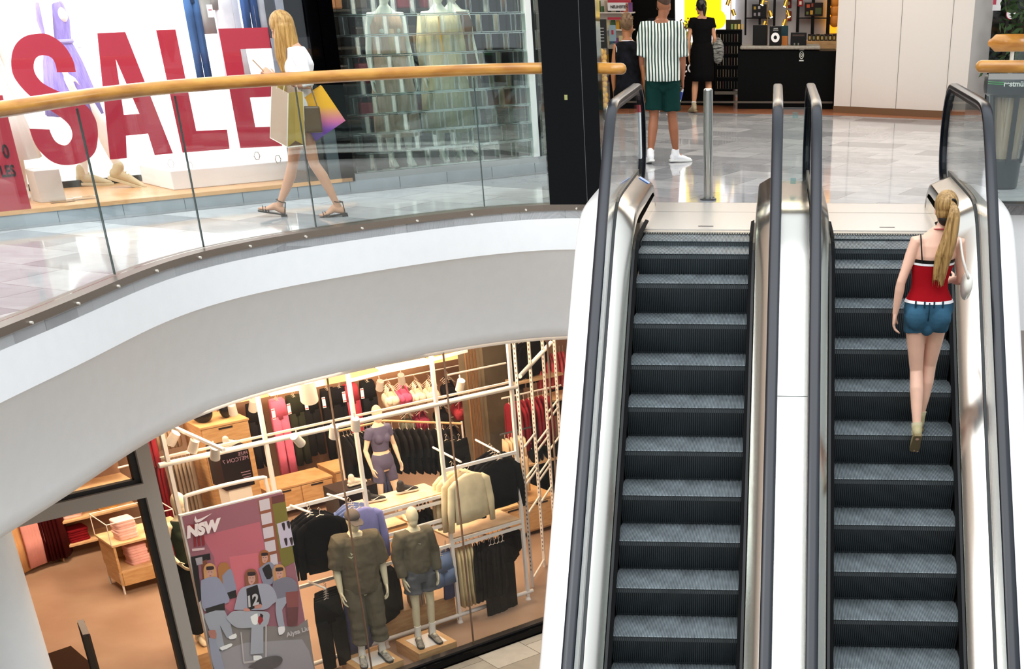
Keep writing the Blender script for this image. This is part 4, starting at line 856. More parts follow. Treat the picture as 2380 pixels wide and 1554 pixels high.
for q in 'LR':
    an, ft = J['an'+q]*s, J['ft'+q].normalized(); sd = ft.cross(V((0, 0, 1))).normalized(); un = sd.cross(ft).normalized(); P = lambda f, u, d=0: an+ft*f+un*u+sd*d
    so = MB(); pr = [(-.07, .024), (-.04, .03), (.03, .024), (.11, .038), (.17, .036), (.20, .018)]
    so.prism([P(f, -.088, w_) for f, w_ in pr]+[P(f, -.088, -w_) for f, w_ in pr[::-1]], un*.012)
    so.hexa([P(-.072, -.115, -.024), P(-.02, -.115, -.024), P(-.02, -.115, .024), P(-.072, -.115, .024), P(-.072, -.088, -.026), P(-.015, -.088, -.026), P(-.015, -.088, .026), P(-.072, -.088, .026)])
    o = so.build('sandal', leather, e, world=False)
    st_ = MB()
    for f in (.10, .125, .15): st_.tube([P(f, -.08, -.04), P(f+.005, -.045, -.026), P(f+.01, -.032, 0), P(f+.005, -.045, .026), P(f, -.08, .04)], .004, 6)
    st_.tube([P(-.01+.045*cos(a), .035+.01*cos(a), .042*sin(a)) for a in [2*pi*k/14 for k in range(15)]], .0045, 6)
    for d_ in (-.028, .028): st_.tube([P(-.05, -.08, d_), P(-.05, -.02, d_*1.1), P(-.05, .03, d_*.6)], .0045, 6)
    st_.build('straps', leather, o, world=False)
wmat = Matrix.Translation(WL) @ Matrix.Rotation(WH, 4, 'Z')
def WP(x, y, z): return wmat @ V((x, y, z))
WX, WY = (wmat.to_3x3() @ V((1, 0, 0))), (wmat.to_3x3() @ V((0, 1, 0)))
pn = (WY*.55+V((0, 0, 1))).normalized(); MB().box(WP(-.035, .215, 1.285), (.072, .15, .009), ax=(WX, (V((0, 0, .75))+WY*.66).normalized(), (V((0, 0, .66))-WY*.75).normalized())).build('mobile_phone', M('phone_gold', 'b08a68', .3, .3), bevel=.004, label='gold mobile phone held up by the walking blonde woman', cat='phone')
# white paper bag and printed bag
def bag(name, lab, c, W_, D_, Hh, ang, tilt, mts, handle=True):
    e2 = empty(name, c, 0, lab, 'shopping bag'); Xd = V((cos(ang), sin(ang), 0)); Yd = V((-sin(ang), cos(ang), 0)); Zd = V((0, 0, 1))
    R_ = Matrix.Rotation(tilt, 3, Yd); Xt, Zt = R_ @ Xd, R_ @ Zd
    p = lambda a, b, z: V(c)+Xt*a*W_/2+Yd*b*D_/2-Zt*z*Hh
    m1 = MB(); t_ = [p(-.94, -.8, 0), p(.94, -.8, 0), p(.94, .8, 0), p(-.94, .8, 0)]; b_ = [p(-1, -1, 1), p(1, -1, 1), p(1, 1, 1), p(-1, 1, 1)]
    n1 = [p(-.97, 0, .25), p(.97, 0, .25)]
    m1.add(t_+b_, [(0, 1, 5, 4), (2, 3, 7, 6), (4, 5, 6, 7)]); m1.mat(1 if len(mts) > 1 else 0); m1.add(t_+b_+[p(.8, 0, 0), p(.9, 0, .9), p(-.8, 0, 0), p(-.9, 0, .9)], [(1, 8, 9, 5), (8, 2, 6, 9), (3, 10, 11, 7), (10, 0, 4, 11)])
    o = m1.build('paper_body', mts, e2)
    sol = o.modifiers.new('s', 'SOLIDIFY'); sol.thickness = .002
    if handle:
        for b in (-.8, .8): MB().tube([p(-.4, b, .03), p(-.32, b*.7, -.16), p(0, b*.3, -.24), p(.32, b*.7, -.16), p(.4, b, .03)], .0035, 6).build('cord_handle', M('bag_cord', 'e8dcc0', .6), e2)
    return e2, p, Xt, Yd, Zt
kraft = M('kraft_paper', 'bfa28c', .6); gold = M('inner_kraft', 'c9a850', .55)
e2, p, X_, Y_, Z_ = bag('shopping_bag', 'tall pale kraft paper shopping bag hanging from the woman\'s arm', WP(-.285, -.01, 1.12), .25, .20, .46, -.62, .26, [kraft, gold])
edge = M('bag_white_edge', 'efe9da', .6)
for a, b in (((-1, -1, 1), (1, -1, 1)), ((1, -1, 1), (1, 1, 1)), ((-.94, -.8, 0), (-1, -1, 1)), ((.94, -.8, 0), (1, -1, 1)), ((1, 1, 1), (.94, .8, 0)), ((-1, -1, 1), (-1, 1, 1)), ((-1, 1, 1), (1, 1, 1))): MB().tube([p(*a), p(*b)], .004, 6).build('folded_edge', edge, e2)
pm = bpy.data.materials.new('gradient_print'); pm.use_nodes = True; nt = pm.node_tree; tc = nt.nodes.new('ShaderNodeTexCoord'); sx_ = nt.nodes.new('ShaderNodeSeparateXYZ'); nt.links.new(tc.outputs['Generated'], sx_.inputs[0])
rp = nt.nodes.new('ShaderNodeValToRGB'); el = rp.color_ramp.elements; el[0].color = lin('6a3aa0'); el[0].position = .12; el[1].color = lin('f0b020'); el[1].position = .62; x_ = el.new(.36); x_.color = lin('d8709a'); x_ = el.new(.22); x_.color = lin('8a4ab0')
nt.links.new(sx_.outputs['Z'], rp.inputs[0]); nt.links.new(rp.outputs[0], nt.nodes['Principled BSDF'].inputs['Base Color']); nt.nodes['Principled BSDF'].inputs['Roughness'].default_value = .3
e3, p, X_, Y_, Z_ = bag('shopping_bag', 'glossy orange and purple shopping bag swinging behind the woman', WP(-.10, -.17, 1.05), .34, .12, .34, WH+pi/2+.1, .5, [pm], True)
c = p(.05, -1.04, .62)
mb = MB(); mb.tube([c, c-Y_*.003], .055, 24); mb.build('round_emblem', M('emblem_yellow', 'f0b020', .4), e3)
mb = MB()
for k in range(6): a = k*pi/3; q = c-Y_*.004+X_*.024*cos(a)+Z_*.024*sin(a); mb.tube([q, q-Y_*.002], .013, 10)
mb.build('flower_emblem', M('emblem_purple', '6a3aa0', .4), e3)
brn = M('brown_leather', '5a4630', .4); hb = empty('handbag', WP(-.25, -.19, .98), 0, 'small dark brown shoulder bag at the walking woman\'s hip', 'handbag'); MB().box(WP(-.25, -.19, .86), (.06, .16, .22), rz=WH).build('body', brn, hb, bevel=.015); MB().tube([WP(-.25, -.12, .96), WP(-.18, -.14, 1.2), WP(-.12, -.15, 1.44), WP(-.16, -.2, 1.2), WP(-.25, -.25, .96)], .006, 6).build('strap', brn, hb)

# --- man in striped shirt
ML = V((-.22, 6.471, 0)); MHd = .06
ps = dict(spine=[(.8, 0, 0), (1.3, .01, 0), (1.5, 0, .01)], elR=V((.235, -.03, 1.13)), wrR=V((.235, .06, .90)), elL=V((-.24, -.03, 1.13)), wrL=V((-.25, .06, .90)), knL=V((-.11, .0, .50)), anL=V((-.16, -.14, .10)), ftL=V((-.25, 1, -.2)), knR=V((.11, .04, .49)), anR=V((.15, .06, .085)), ftR=V((.95, .35, -.03)), head=V((.03, .03, 1.65)), face=V((.4, 1, -.1)),
  handR=((.05, .15, -.95), (0, 1, .1), (-1, 0, 0)), curlR=1.6)
e, J, s = figure('person', 'man in green and white striped shirt and green shorts, seen from behind', ML, MHd, 1.815, True, ps, '9a5f40', fat=1.04)
garment_top(e, J, s, True, stripe_mat('green_stripes', '2c4a42', 'e8e8e0', 26, .45, 'X', .85), .885, .62, .03, .035, 1.47, 'striped_shirt', fat=1.05)
garment_legs(e, J, s, True, M('green_shorts', '10332f', .85, bump=.2, bscale=10), .80, .028, 1.0, flare=.012)
for q in 'LR': shoe(e, J['an'+q]*s, J['ft'+q], s, [cotton, M('shoe_sole_white', 'e8e8e4', .6)], 'white_sneaker'); sock(e, J['kn'+q]*s, J['an'+q]*s, s, cotton, .055)
mb = MB(); h = J['head']*s; mb.ell(h+V((0, -.02, .055)), (.082, .098, .082), 18, 12); mb.build('hair', M('brown_hair', '4a3020', .6, bump=.5, bscale=60), e, world=False, remesh=.007)
MB().tube([J['wrR']*s+V((.032*cos(a), .032*sin(a), .03)) for a in [2*pi*k/12 for k in range(13)]], .006, 6).build('bracelet', M('white_bracelet', 'eeeae4', .5), e, world=False)
Mm = Matrix.Translation(ML) @ Matrix.Rotation(MHd, 4, 'Z'); q = Mm @ (J['wrR']*s+V((-.005, .05, -.10)))
can = empty('drink_can', q, 0, 'slim blue and silver drink can in the striped man\'s hand', 'drink can'); ax = V((-.28, -.1, -1)).normalized()
mb = MB(); mb.tube([q, q+ax*.02, q+ax*.155, q+ax*.165], [.016, .026, .026, .02], 18); mb.build('body', M('can_silver', 'd8dce4', .25, .8), can, smooth='auto')
mb = MB(); mb.tube([q+ax*.05, q+ax*.135], .0265, 18); mb.build('blue_label', M('can_blue', '1c34a8', .3), can, smooth='auto')
# --- boy
BL = V((-.64, 6.455, 0))
ps = dict(head=V((.0, .03, 1.635)), face=V((.55, .85, -.05)), elL=V((-.20, -.02, 1.13)), wrL=V((-.20, .03, .89)), elR=V((.21, -.02, 1.13)), wrR=V((.225, .02, .88)), shL=V((-.15, 0, 1.40)), shR=V((.15, 0, 1.40)))
e, J, s = figure('person', 'boy in dark sleeveless basketball shirt walking beside the striped man', BL, .02, 1.585, True, ps, 'a8693f', fat=.88)
top_ = M('dark_mottled_jersey', '060607', .85, c2='1a1a20', nscale=9)
garment_top(e, J, s, True, top_, .84, 0, .022, 0, 1.475, 'jersey', fat=.86)
wt = M('white_trim', 'e8e8ea', .7)
for q in (-1, 1): MB().tube([V((q*(.150+.012*cos(a)), .078*cos(a), 1.36+.075*sin(a)))*s for a in [2*pi*k/18 for k in range(19)]], .0055, 6).build('armhole_trim', wt, e, world=False)
MB().tube([V((.078*cos(a), .068*sin(a), 1.482))*s for a in [2*pi*k/18 for k in range(19)]], .006, 6).build('neck_trim', wt, e, world=False)
garment_legs(e, J, s, True, M('black_shorts', '0a0a0c', .8), .85, .028, 1.0, flare=.01, fat=.9)
for q in 'LR': shoe(e, J['an'+q]*s, J['ft'+q], s, [M('black_shoe', '151517', .5), wt], 'sneaker')
mb = MB(); h = J['head']*s; mb.ell(h+V((-.005, -.022, .045)), (.08, .094, .088), 18, 12)
rr = random.Random(4)
for k in range(60): a = rr.random()*6.28; b = rr.random()*1.3; d = V((sin(b)*cos(a), sin(b)*sin(a), cos(b))); c = h+V((-.005, -.02, .045))+V((d.x*.075, d.y*.09, d.z*.085)); mb.limb([c, c+(d+V((.3, .2, -.2))).normalized()*.03], [.01, .004], 5)
mb.build('hair', M('sandy_hair', '7a5a38', .6, c2='5a3e24', nscale=20), e, world=False, remesh=.006)
# --- woman in black dress
DL = V((-.105, 13.942, 0)); blk = M('black_dress', '060607', .85)
ps = dict(face=V((-.75, .6, -.1)), head=V((-.02, .03, 1.63)), elL=V((-.235, -.03, 1.14)), wrL=V((-.23, .02, .89)), elR=V((.22, -.02, 1.16)), wrR=V((.20, .12, 1.0)), knL=V((-.12, .02, .49)), anL=V((-.15, -.02, .10)), ftL=V((-.5, 1, -.1)), knR=V((.11, .05, .5)), anR=V((.13, -.12, .10)), ftR=V((0, 1, -.15)))
e, J, s = figure('person', 'dark-haired woman in a knee-length black dress standing at the kiosk', DL, 0, 1.72, False, ps, 'c08a68', fat=1.08)
garment_top(e, J, s, False, blk, .9, .28, .018, .02, 1.45, 'dress', fat=1.1)
mb = MB(); mb.loft([(V((0, 0, z))*s, rx*s, ry*s, f_) for z, rx, ry, f_ in ((.50, .205, .16, .03), (.6, .205, .16, .03), (.75, .205, .16, .02), (.9, .205, .155, 0), (1.0, .19, .14, 0), (1.1, .165, .12, 0))], 36, fk=8); mb.build('skirt', blk, e, world=False, smooth=True)
h = J['head']*s; mb = MB(); mb.ell(h+V((.01, -.02, .03)), (.09, .1, .1), 18, 12); mb.limb([h+V((.04, -.09, .03)), h+V((.07, -.15, -.02)), h+V((.07, -.15, -.12))], [.03, .04, .02], 10); mb.build('hair', M('black_hair', '0c0a09', .35), e, world=False, remesh=.007)
for q in 'LR': shoe(e, J['an'+q]*s, J['ft'+q], s, [M('beige_sneaker', 'a89a80', .8), M('sole_beige', '8a7a5c', .7)], 'sneaker', 1.05); sock(e, J['kn'+q]*s, J['an'+q]*s, s, cotton, .08)
c = DL+V((.27, .02, .95)); hbg = empty('shoulder_bag', c, 0, 'black and white patterned bag hanging at the side of the woman in black', 'bag'); MB().ell(c, (.11, .06, .2), 16, 10).build('body', M('patterned_bag', '1a1a1a', .7, c2='8a8a84', nscale=16, stretch=(1, 1, 4)), hbg, smooth=True); MB().tube([c+V((-.05, 0, .17)), c+V((-.10, 0, .40)), c+V((-.02, 0, .17))], .008, 6).build('strap', black, hbg)
# --- person mostly hidden in front of the man
ps = dict(face=V((0, 1, 0)), elL=V((-.2, .05, 1.15)), wrL=V((-.15, .2, 1.0)), anL=V((-.1, -.06, .09)), anR=V((.1, .06, .09)))
e, J, s = figure('person', 'dark-haired person in dark clothes almost hidden behind the striped man', (-.80, 13.95, 0), 0, 1.70, True, ps, 'b07a58')
garment_top(e, J, s, True, M('dark_clothes', '0c0c10', .85), .9, 1.9, .02, .02, 1.46, 'jacket'); garment_legs(e, J, s, True, M('dark_clothes'), 1.9, .02, 1.0, name='trousers')
h = J['head']*s; mb = MB(); mb.ell(h+V((0, -.02, .04)), (.086, .1, .1)); mb.build('hair', M('dark_brown_hair', '22160e', .5), e, world=False, remesh=.008)
for q in 'LR': shoe(e, J['an'+q]*s, J['ft'+q], s, [M('black_shoe'), wt], 'sneaker')

# --- woman in red on the right escalator
GLc = V((2.372, -1.07, -1.163)); GH = .0
ps = dict(spine=[(.8, .0, 0), (.95, .01, 0), (1.15, .0, .0), (1.3, .02, .0), (1.5, .045, .01)], head=V((.075, .02, 1.615)), face=V((-.12, 1, -.05)), shL=V((-.125, 0, 1.395)), shR=V((.195, .0, 1.385)), elL=V((-.215, -.06, 1.13)), wrL=V((-.24, -.05, .905)),
  elR=V((.235, .03, 1.13)), wrR=V((.19, .2, 1.10)), hipL=V((-.085, 0, .90)), hipR=V((.09, .02, .90)), knR=V((.065, .08, .50)), anR=V((.02, .045, .085)), ftR=V((.05, 1, -.03)), knL=V((-.04, .02, .47)), anL=V((-.02, -.18, .055)), ftL=V((0, .72, -.69)),
  handL=((-.05, .1, -1), (.1, 1, 0), (1, 0, .1)), curlL=1.0)
e, J, s = figure('person', 'young woman with long blonde ponytail, red top and denim shorts riding up the right escalator', GLc, GH, 1.80, False, ps, 'e2b49c', voxel=.0055)
red_t = M('red_top', '9c0f1a', .85, bump=.15, bscale=30)
# strapless top: a fitted band
def band(z0, z1, mat, name, ease, n=7, par=e):
    mb = MB(); R = []
    for k in range(n+1):
        z = z0+(z1-z0)*k/n; rx, ry = itp(TORSO_F, z); cx, cy = itp(J['spine'], z); R.append((V((cx, cy, z))*s, (rx+ease)*s, (ry+ease)*s))
    return mb.loft(R, 40).build(name, mat, par, world=False, smooth='auto')
band(1.0, 1.255, red_t, 'red_top', .010); band(.985, 1.004, cotton, 'white_hem', .013, 2); band(1.25, 1.264, cotton, 'white_upper_trim', .012, 2); band(1.258, 1.288, black, 'bra_band', .006, 2)
garment_legs(e, J, s, False, M('denim', '28485a', .85, c2='39617a', nscale=6, bump=.2, bscale=50), .26, .012, 1.005, 'denim_shorts', voxel=.007)
MB().tube([V((.0, -.128, 1.0))*s, V((0, -.142, .95))*s, V((0, -.135, .90))*s, V((0, -.10, .85))*s], .0045, 6).build('seam', M('denim_dark', '1c3442', .85), e, world=False)
for x in (-.10, -.035, .035, .10): MB().box(V((x, -.124+abs(x)*.15, .985))*s, (.012, .01, .045)).build('belt_loop', M('denim_dark'), e, world=False)
for x, z0 in ((-.075, 1.27), (.10, 1.27)): MB().tube([V((x+.0, -.098, z0))*s, V((x-.012, -.098, 1.35))*s, V((x-.02, -.07, 1.43))*s, V((x-.02, -.02, 1.452))*s], .0055, 6).build('bra_strap', black, e, world=False)
mb = MB(); mb.tube([V((.045+.052*cos(a), .0+.05*sin(a)-.005, 1.485-.01*sin(a)))*s for a in [2*pi*k/16 for k in range(17)]], .005, 6); mb.build('red_neck_cord', M('red_cord', 'b04048', .6), e, world=False)
hair2 = M('honey_hair', 'b8935a', .4, c2='7a5a2c', nscale=6, stretch=(12, 12, .6), bump=.5, bscale=16); h = J['head']*s
mb = MB(); mb.ell(h+V((0, -.015, .04)), (.089, .106, .098), 20, 14); mb.ell(h+V((0, -.03, -.01)), (.078, .085, .075), 16, 10); mb.build('hair', hair2, e, world=False, remesh=.006)
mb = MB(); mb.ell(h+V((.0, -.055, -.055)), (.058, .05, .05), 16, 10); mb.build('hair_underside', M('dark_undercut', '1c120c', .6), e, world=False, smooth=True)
tie = h+V((.035, -.105, .055)); mb = MB()
mb.tube([tie+V((.022*cos(a), .006, .026*sin(a))) for a in [2*pi*k/12 for k in range(13)]], .009, 8); mb.build('hair_band', black, e, world=False)
mb = MB(); rr = random.Random(6)
for k in range(26):
    o = V(((rr.random()-.5), (rr.random()-.5)*.6, 0)); L_ = .78+rr.random()*.22
    pts = [tie+V((0, -.01, .0))+o*.02, tie+V((.015, -.045, -.06))+o*.07, tie+V((.0, -.05, -.22))+o*.105, tie+V((-.035, -.045, -.40*L_))+o*.13, tie+V((-.055, -.035, -.60*L_))+o*.10]
    mb.limb(crom(pts, 4), [.012+.006*sin(pi*i/16) if i < 12 else .010-.002*(i-12) for i in range(17)], 6)
mb.build('ponytail', hair2, e, world=False, remesh=.005, sm=1)
snk = [M('olive_sneaker', 'a89c78', .8), M('olive_sole', '7a6844', .7)]
for q in 'LR': shoe(e, J['an'+q]*s, J['ft'+q], s, snk, 'sneaker', .92); sock(e, J['kn'+q]*s, J['an'+q]*s, s, M('beige_sock', 'c8bc9c', .8), .07)
Gm = Matrix.Translation(GLc); c = Gm @ V((.275, -.03, 1.15)); hbg = empty('shoulder_bag', c, 0, 'small white shoulder bag under the arm of the woman in red', 'bag'); wl = M('white_leather', 'e8e6dc', .35)
mb = MB(); mb.limb([c+V((0, -.1, .02)), c+V((0, 0, -.02)), c+V((0, .1, .02))], [.035, .045, .035], 16, ry=[.07, .10, .07], up=(1, 0, 0)); mb.build('body', wl, hbg, smooth=True)
MB().tube(crom([c+V((-.005, -.12, .06)), c+V((-.06, -.10, .20)), c+V((-.08, -.0, .315)), c+V((-.06, .1, .2)), c+V((0, .12, .06))], 5), .01, 8).build('strap', wl, hbg, smooth=True)
MB().box(c+V((.0, -.13, .0)), (.022, .008, .03)).build('gold_clasp', brs, hbg)
# ---------------------------------------------------------------- lower sports store
warm = (1, .74, .50)
for s_, t_, p_ in ((-2.2, -.6, 75), (0, -.7, 85), (-3.2, 3.2, 70), (-.6, 3.0, 60), (2.2, 3.4, 75), (2.6, .6, 40), (-2.4, -1.5, 40), (.2, -1.5, 14)):  # last two are added front fill for the poster and mannequins
    area('store_light', S(s_, t_, -1.36), 1.6, p_*1.35, warm).rotation_euler = (0, 0, AW)
pp0 = V((atz(908, 1100, -4).x, atz(908, 1100, -4).y, -3.6))
for s_, t_, p_, tg in ((1.2, 3.3, 34, S(1.2, 5.3, -4.2)), (3.2, 3.4, 46, S(3.2, 5, -3.9)), (.2, -.2, 22, pp0), (-1.2, -1.3, 26, S(-.9, -.9, -4.2)), (-2.4, 3.4, 36, S(-2.6, 4.8, -4.2))):
    if p_: area('store_spot', S(s_, t_, -1.4), .35, p_, warm, target=tg)
backw = M('store_back_wall', '8f7360', .8, noise=.08, nscale=2); conc = M('raw_concrete', '6e6250', .8, c2='5a5040', nscale=3, bump=.2, bscale=20)
MB().sbox(-9, 6, 5.5, 5.6, ZL, -1.2).build('wall_store_back', backw, kind='structure')
MB().sbox(-9, -8.9, -1.7, 5.5, ZL, -1.2).build('wall_store_left', backw, kind='structure'); MB().sbox(5.5, 5.6, -1.7, 5.5, ZL, -1.2).build('wall_store_right', backw, kind='structure')
pw = M('powder_white_metal', 'e9e2da', .4); gp = grey_al
# shop front
MB().sbox(-3.6, 6, -1.86, -1.72, ZL, ZL+.10).build('baseboard_6', blackg, kind='structure'); MB().sbox(-3.6, 6, -1.80, -1.70, ZL+.10, ZL+.125).build('trim_30', M('sill_bronze', '4a4440', .35, .6), kind='structure')
MB().sbox(-3.6, 6, -1.755, -1.745, ZL+.125, -1.25).build('window_3', win_glass, kind='structure')
for k, s_ in enumerate((-1.72, -.36, 1.0, 2.36)): MB().sbox(s_-.004, s_+.004, -1.765, -1.735, ZL+.125, -1.25).build('trim_%d' % (31+k), M('glass_joint_brown', '6a5648', .4), kind='structure')
MB().sbox(-3.74, -3.61, -1.80, -1.68, ZL, -1.25).build('trim_36', gp, kind='structure'); MB().sbox(-3.80, -3.74, -1.76, -1.70, ZL, -1.25).build('trim_37', M('frame_black', '14110f', .4), kind='structure')
MB().sbox(-7, -3.74, -1.80, -1.68, -2.15, -2.02).build('trim_38', gp, kind='structure'); MB().sbox(-7, -3.74, -1.76, -1.70, -2.02, -1.98).build('trim_39', M('frame_black'), kind='structure')
# ---- garments
GM = {}
def cloth(c): return M('cloth_'+c, c, .9, noise=.12, nscale=5, bump=.3, bscale=12)
hangm = M('clear_hanger', 'c9b8a8', .3)
def garment(kind, c, w=.44, l=.62):
    key = (kind, c, w, l)
    if key in GM: return GM[key], False
    nm = {'tee': 'hanging_tshirt', 'long': 'hanging_sweater', 'pants': 'hanging_trousers', 'bra': 'hanging_sports_bra', 'dress': 'hanging_dress', 'shorts': 'hanging_shorts'}[kind]
    e = empty(nm); m = MB(); ph = random.random()*6; h = w/2; T_ = .035
    if kind in ('tee', 'long', 'dress'):
        m.loft([(V((0, 0, -l)), h*(1.08 if kind == 'dress' else .96), T_*1.2, .07), (V((0, 0, -l*.75)), h*.95, T_*1.2, .05), (V((0, 0, -l*.45)), h*.93, T_, .03), (V((0, 0, -l*.22)), h*.95, T_, .01), (V((0, 0, -.07)), h*.96, T_*.8), (V((0, 0, -.03)), h*.6, T_*.7), (V((0, 0, 0)), h*.28, T_*.6)], 28, fk=7, ph=ph)
        if kind != 'dress':
            L_ = .24 if kind == 'tee' else .56
            for q in (-1, 1): m.tube([V((q*h*.72, 0, -.07)), V((q*h*1.02, 0, -.13)), V((q*(h*1.18), .0, -.1-L_*.55)), V((q*(h*1.22), .01, -.1-L_))], [.035, .055, .06 if kind == 'tee' else .052, .062 if kind == 'tee' else .038], 12, ry=[.02, .026, .028, .026])
    elif kind == 'pants':
        m.loft([(V((0, 0, -.28)), h, T_*.9, .03), (V((0, 0, -.1)), h*.95, T_*.8), (V((0, 0, 0)), h*.86, T_*.7)], 24)
        for q in (-1, 1): m.loft([(V((q*h*.55+q*.0, 0, -l)), h*.42, T_*.9, .12), (V((q*h*.52, 0, -l*.7)), h*.46, T_*.9, .08), (V((q*h*.5, 0, -l*.4)), h*.5, T_, .05), (V((q*h*.48, 0, -.24)), h*.52, T_*.9)], 20, fk=5, ph=ph)
    elif kind == 'shorts':
        m.loft([(V((0, 0, -l*.55)), h, T_, .03), (V((0, 0, 0)), h*.8, T_*.7)], 24)
        for q in (-1, 1): m.loft([(V((q*h*.5, 0, -l)), h*.55, T_, .08), (V((q*h*.48, 0, -l*.5)), h*.52, T_)], 18)
    else:
        m.loft([(V((0, 0, -l)), h*.8, .05), (V((0, 0, -l*.72)), h*.9, .07), (V((0, 0, -l*.5)), h*.8, .055), (V((0, 0, -l*.42)), h*.6, .03)], 22)
        for q in (-1, 1):
            m.ell(V((q*h*.4, -.04, -l*.66)), (h*.36, .05, l*.2), 12, 8); m.tube([V((q*h*.5, -.02, -l*.5)), V((q*h*.34, -.01, -l*.15)), V((q*h*.2, 0, 0))], .009, 6)
    m.build({'bra': 'fabric'}.get(kind, 'fabric'), cloth(c), e, world=False, smooth=True)
    hg = MB(); hg.tube([V((-h*.75, 0, -.055)), V((0, 0, .012)), V((h*.75, 0, -.055))], .006, 6); hg.tube([V((0, 0, .01)), V((0, 0, .05)), V((.02, 0, .07)), V((.0, 0, .095)), V((-.018, 0, .08))], .003, 6)
    hg.build('hanger', hangm, e, world=False); GM[key] = e; return e, True
def put(kind, c, s_, t_, z, rz=0, label='', group=None, w=.44, l=.62):
    src, new = garment(kind, c, w, l)
    o = src if new else clone_thing(src, (0, 0, 0))
    o.location = S(s_, t_, z); o.rotation_euler = (0, 0, AW+rz); o['label'] = label; o['category'] = 'clothing'
    if group: o['group'] = group
    elif 'group' in o: del o['group']
    return o
def row(kind, c, n, s0, t0, ds, dt, z, rz, label, group, w=.44, l=.62):
    for i in range(n): put(kind, c, s0+ds*i, t0+dt*i, z, rz+random.uniform(-.1, .1), label, group, w, l)
def rail(name, a, b, r, m, label, cat='rail'): return MB().tube([a, b], r, 10).build(name, m, label=label, cat=cat, smooth='auto')
# ---- white display frame behind the window: posts every 1.05 m
fr_ = empty('garment_rack', S(-1.05, -.9, ZL), label='tall white metal grid frame standing along the inside of the store window', cat='garment rack')
for s_ in (-3.15, -2.1, -1.05, 0, 1.05):
    o = MB().sbox(s_-.02, s_+.02, -.92, -.88, ZL+.04, -1.3).build('post', pw, fr_)
    MB().tube([S(s_, -.9, ZL), S(s_, -.9, ZL+.015), S(s_, -.9, ZL+.05)], [.04, .035, .012], 12).build('foot', pw, o, world=False).location = (0, 0, 0)
for z, r_ in ((-2.17, .028), (-4.80, .026)): MB().tube([S(-3.25, -.9, z), S(1.13, -.9, z)], r_, 12).build('cross_tube', pw, fr_, smooth='auto')
MB().sbox(-3.2, 1.1, -.86, -.83, -2.13, -2.11).build('cross_bar', M('shade_line', 'b8aca0', .4), fr_)  # darker strip painted as the shade line above the cross tube
for s0, s1, z in [(-2.1, -1.05, -2.93), (-1.05, 0, -3.24), (-1.05, 0, -3.31), (-1.05, 0, -3.53), (-1.05, 0, -3.60), (-1.05, 0, -3.87), (0, 1.05, -2.95), (0, 1.05, -3.83), (0, 1.05, -3.90), (-2.1, -1.05, -3.84)]:
    MB().sbox(s0+.02, s1-.02, -.915, -.885, z-.018, z+.018).build('cross_bar', pw, fr_)
for s_, t0, t1, z in ((-1.95, -.9, -1.35, -2.90), (-1.5, -.9, -1.3, -2.88), (-1.9, -.9, -1.3, -3.8), (.25, -.9, -.3, -2.9), (.8, -.9, -.4, -2.9)): MB().tube([S(s_, t0, z), S(s_, t1, z+.04)], .013, 8).build('hanging_arm', pw, fr_)
for nm, (s0, s1, t0, t1, z), lb in (('display_shelf', (-1.03, -.02, -.9, -.45, -3.205), 'pale wooden shelf with two black sneakers inside the white frame'), ('display_shelf', (.02, 1.03, -.88, -.42, -3.80), 'pale wooden shelf under the hanging cream and black sweaters')):
    MB().sbox(s0, s1, t0, t1, z-.025, z).build(nm, oakl, label=lb, cat='shelf', bevel=.003)
# right ladder frames
lf = empty('ladder_frame', (-1.9, 4.35, ZL), label='white perforated ladder frame at the right end of the store window', cat='garment rack')
A0 = V((-1.90, 4.35, 0)); AD = V((.07, 1, 0)).normalized(); tl = (0, .7, 1.42, 2.1)
LP = lambda k, z: A0+AD*k+V((0, 0, z))
for t_ in tl:
    MB().box(LP(t_, -3.1), (.035, .04, 3.6), rz=-.07).build('post', pw, lf)
    m = MB()
    for k in range(58): z = ZL+.25+k*.058; m.box(LP(t_, z)-AD*.0205, (.012, .002, .026), rz=-.07)
    m.build('perforation', M('slot_dark', '6a5a50', .6), lf)
for a, b, zs in ((0, 1, (-3.05, -3.45, -3.52, -3.9, -4.80)), (1, 2, (-3.2, -3.3, -3.62, -3.7, -4.0)), (2, 3, (-3.0, -3.1, -3.5))):
    for z in zs: MB().tube([LP(tl[a], z), LP(tl[b], z)], .014, 8).build('rung', pw, lf)
MB().tube([LP(.15, -2.18), LP(1.9, -2.18)], .028, 12).build('cross_tube', pw, lf)
# ---- mannequins in the window
def pedestal(s0, s1, t0, t1, z1, lb):
    e = empty('display_pedestal', S((s0+s1)/2, (t0+t1)/2, ZL), label=lb, cat='pedestal'); MB().sbox(s0, s1, t0, t1, ZL, z1).build('wooden_box', oak, e, bevel=.003)
    return e
pd = pedestal(-1.76, -1.24, -1.62, -1.10, -4.74, 'low wooden pedestal under the mannequin with the cap'); MB().sbox(-1.68, -1.30, -1.54, -1.2, -4.74, -4.735).build('base_plate', pw, pd)
pd = pedestal(-1.03, -.51, -1.62, -1.10, -4.74, 'low wooden pedestal under the sweater mannequin'); MB().sbox(-.95, -.59, -1.54, -1.2, -4.74, -4.735).build('base_plate', pw, pd)
pd = pedestal(-.97, .02, -.80, -.15, -4.56, 'long low wooden box behind the two window mannequins')
olive = M('olive_jersey', '5a5344', .9, bump=.25, bscale=10); olive2 = M('olive_sweat', '5c5648', .95, bump=.35, bscale=12)
runner = [M('runner_grey', '6e6a60', .6, c2='a8a49a', nscale=40), M('runner_sole', '2a2a28', .5), M('runner_lace', 'c8c4ba', .6)]
runner2 = [M('runner_silver', '9a9284', .5, c2='6a6256', nscale=40), M('runner_sole'), M('runner_lace')]
MH = AW-pi/2-.0+pi/2+pi      # facing out of the window (towards -NN)
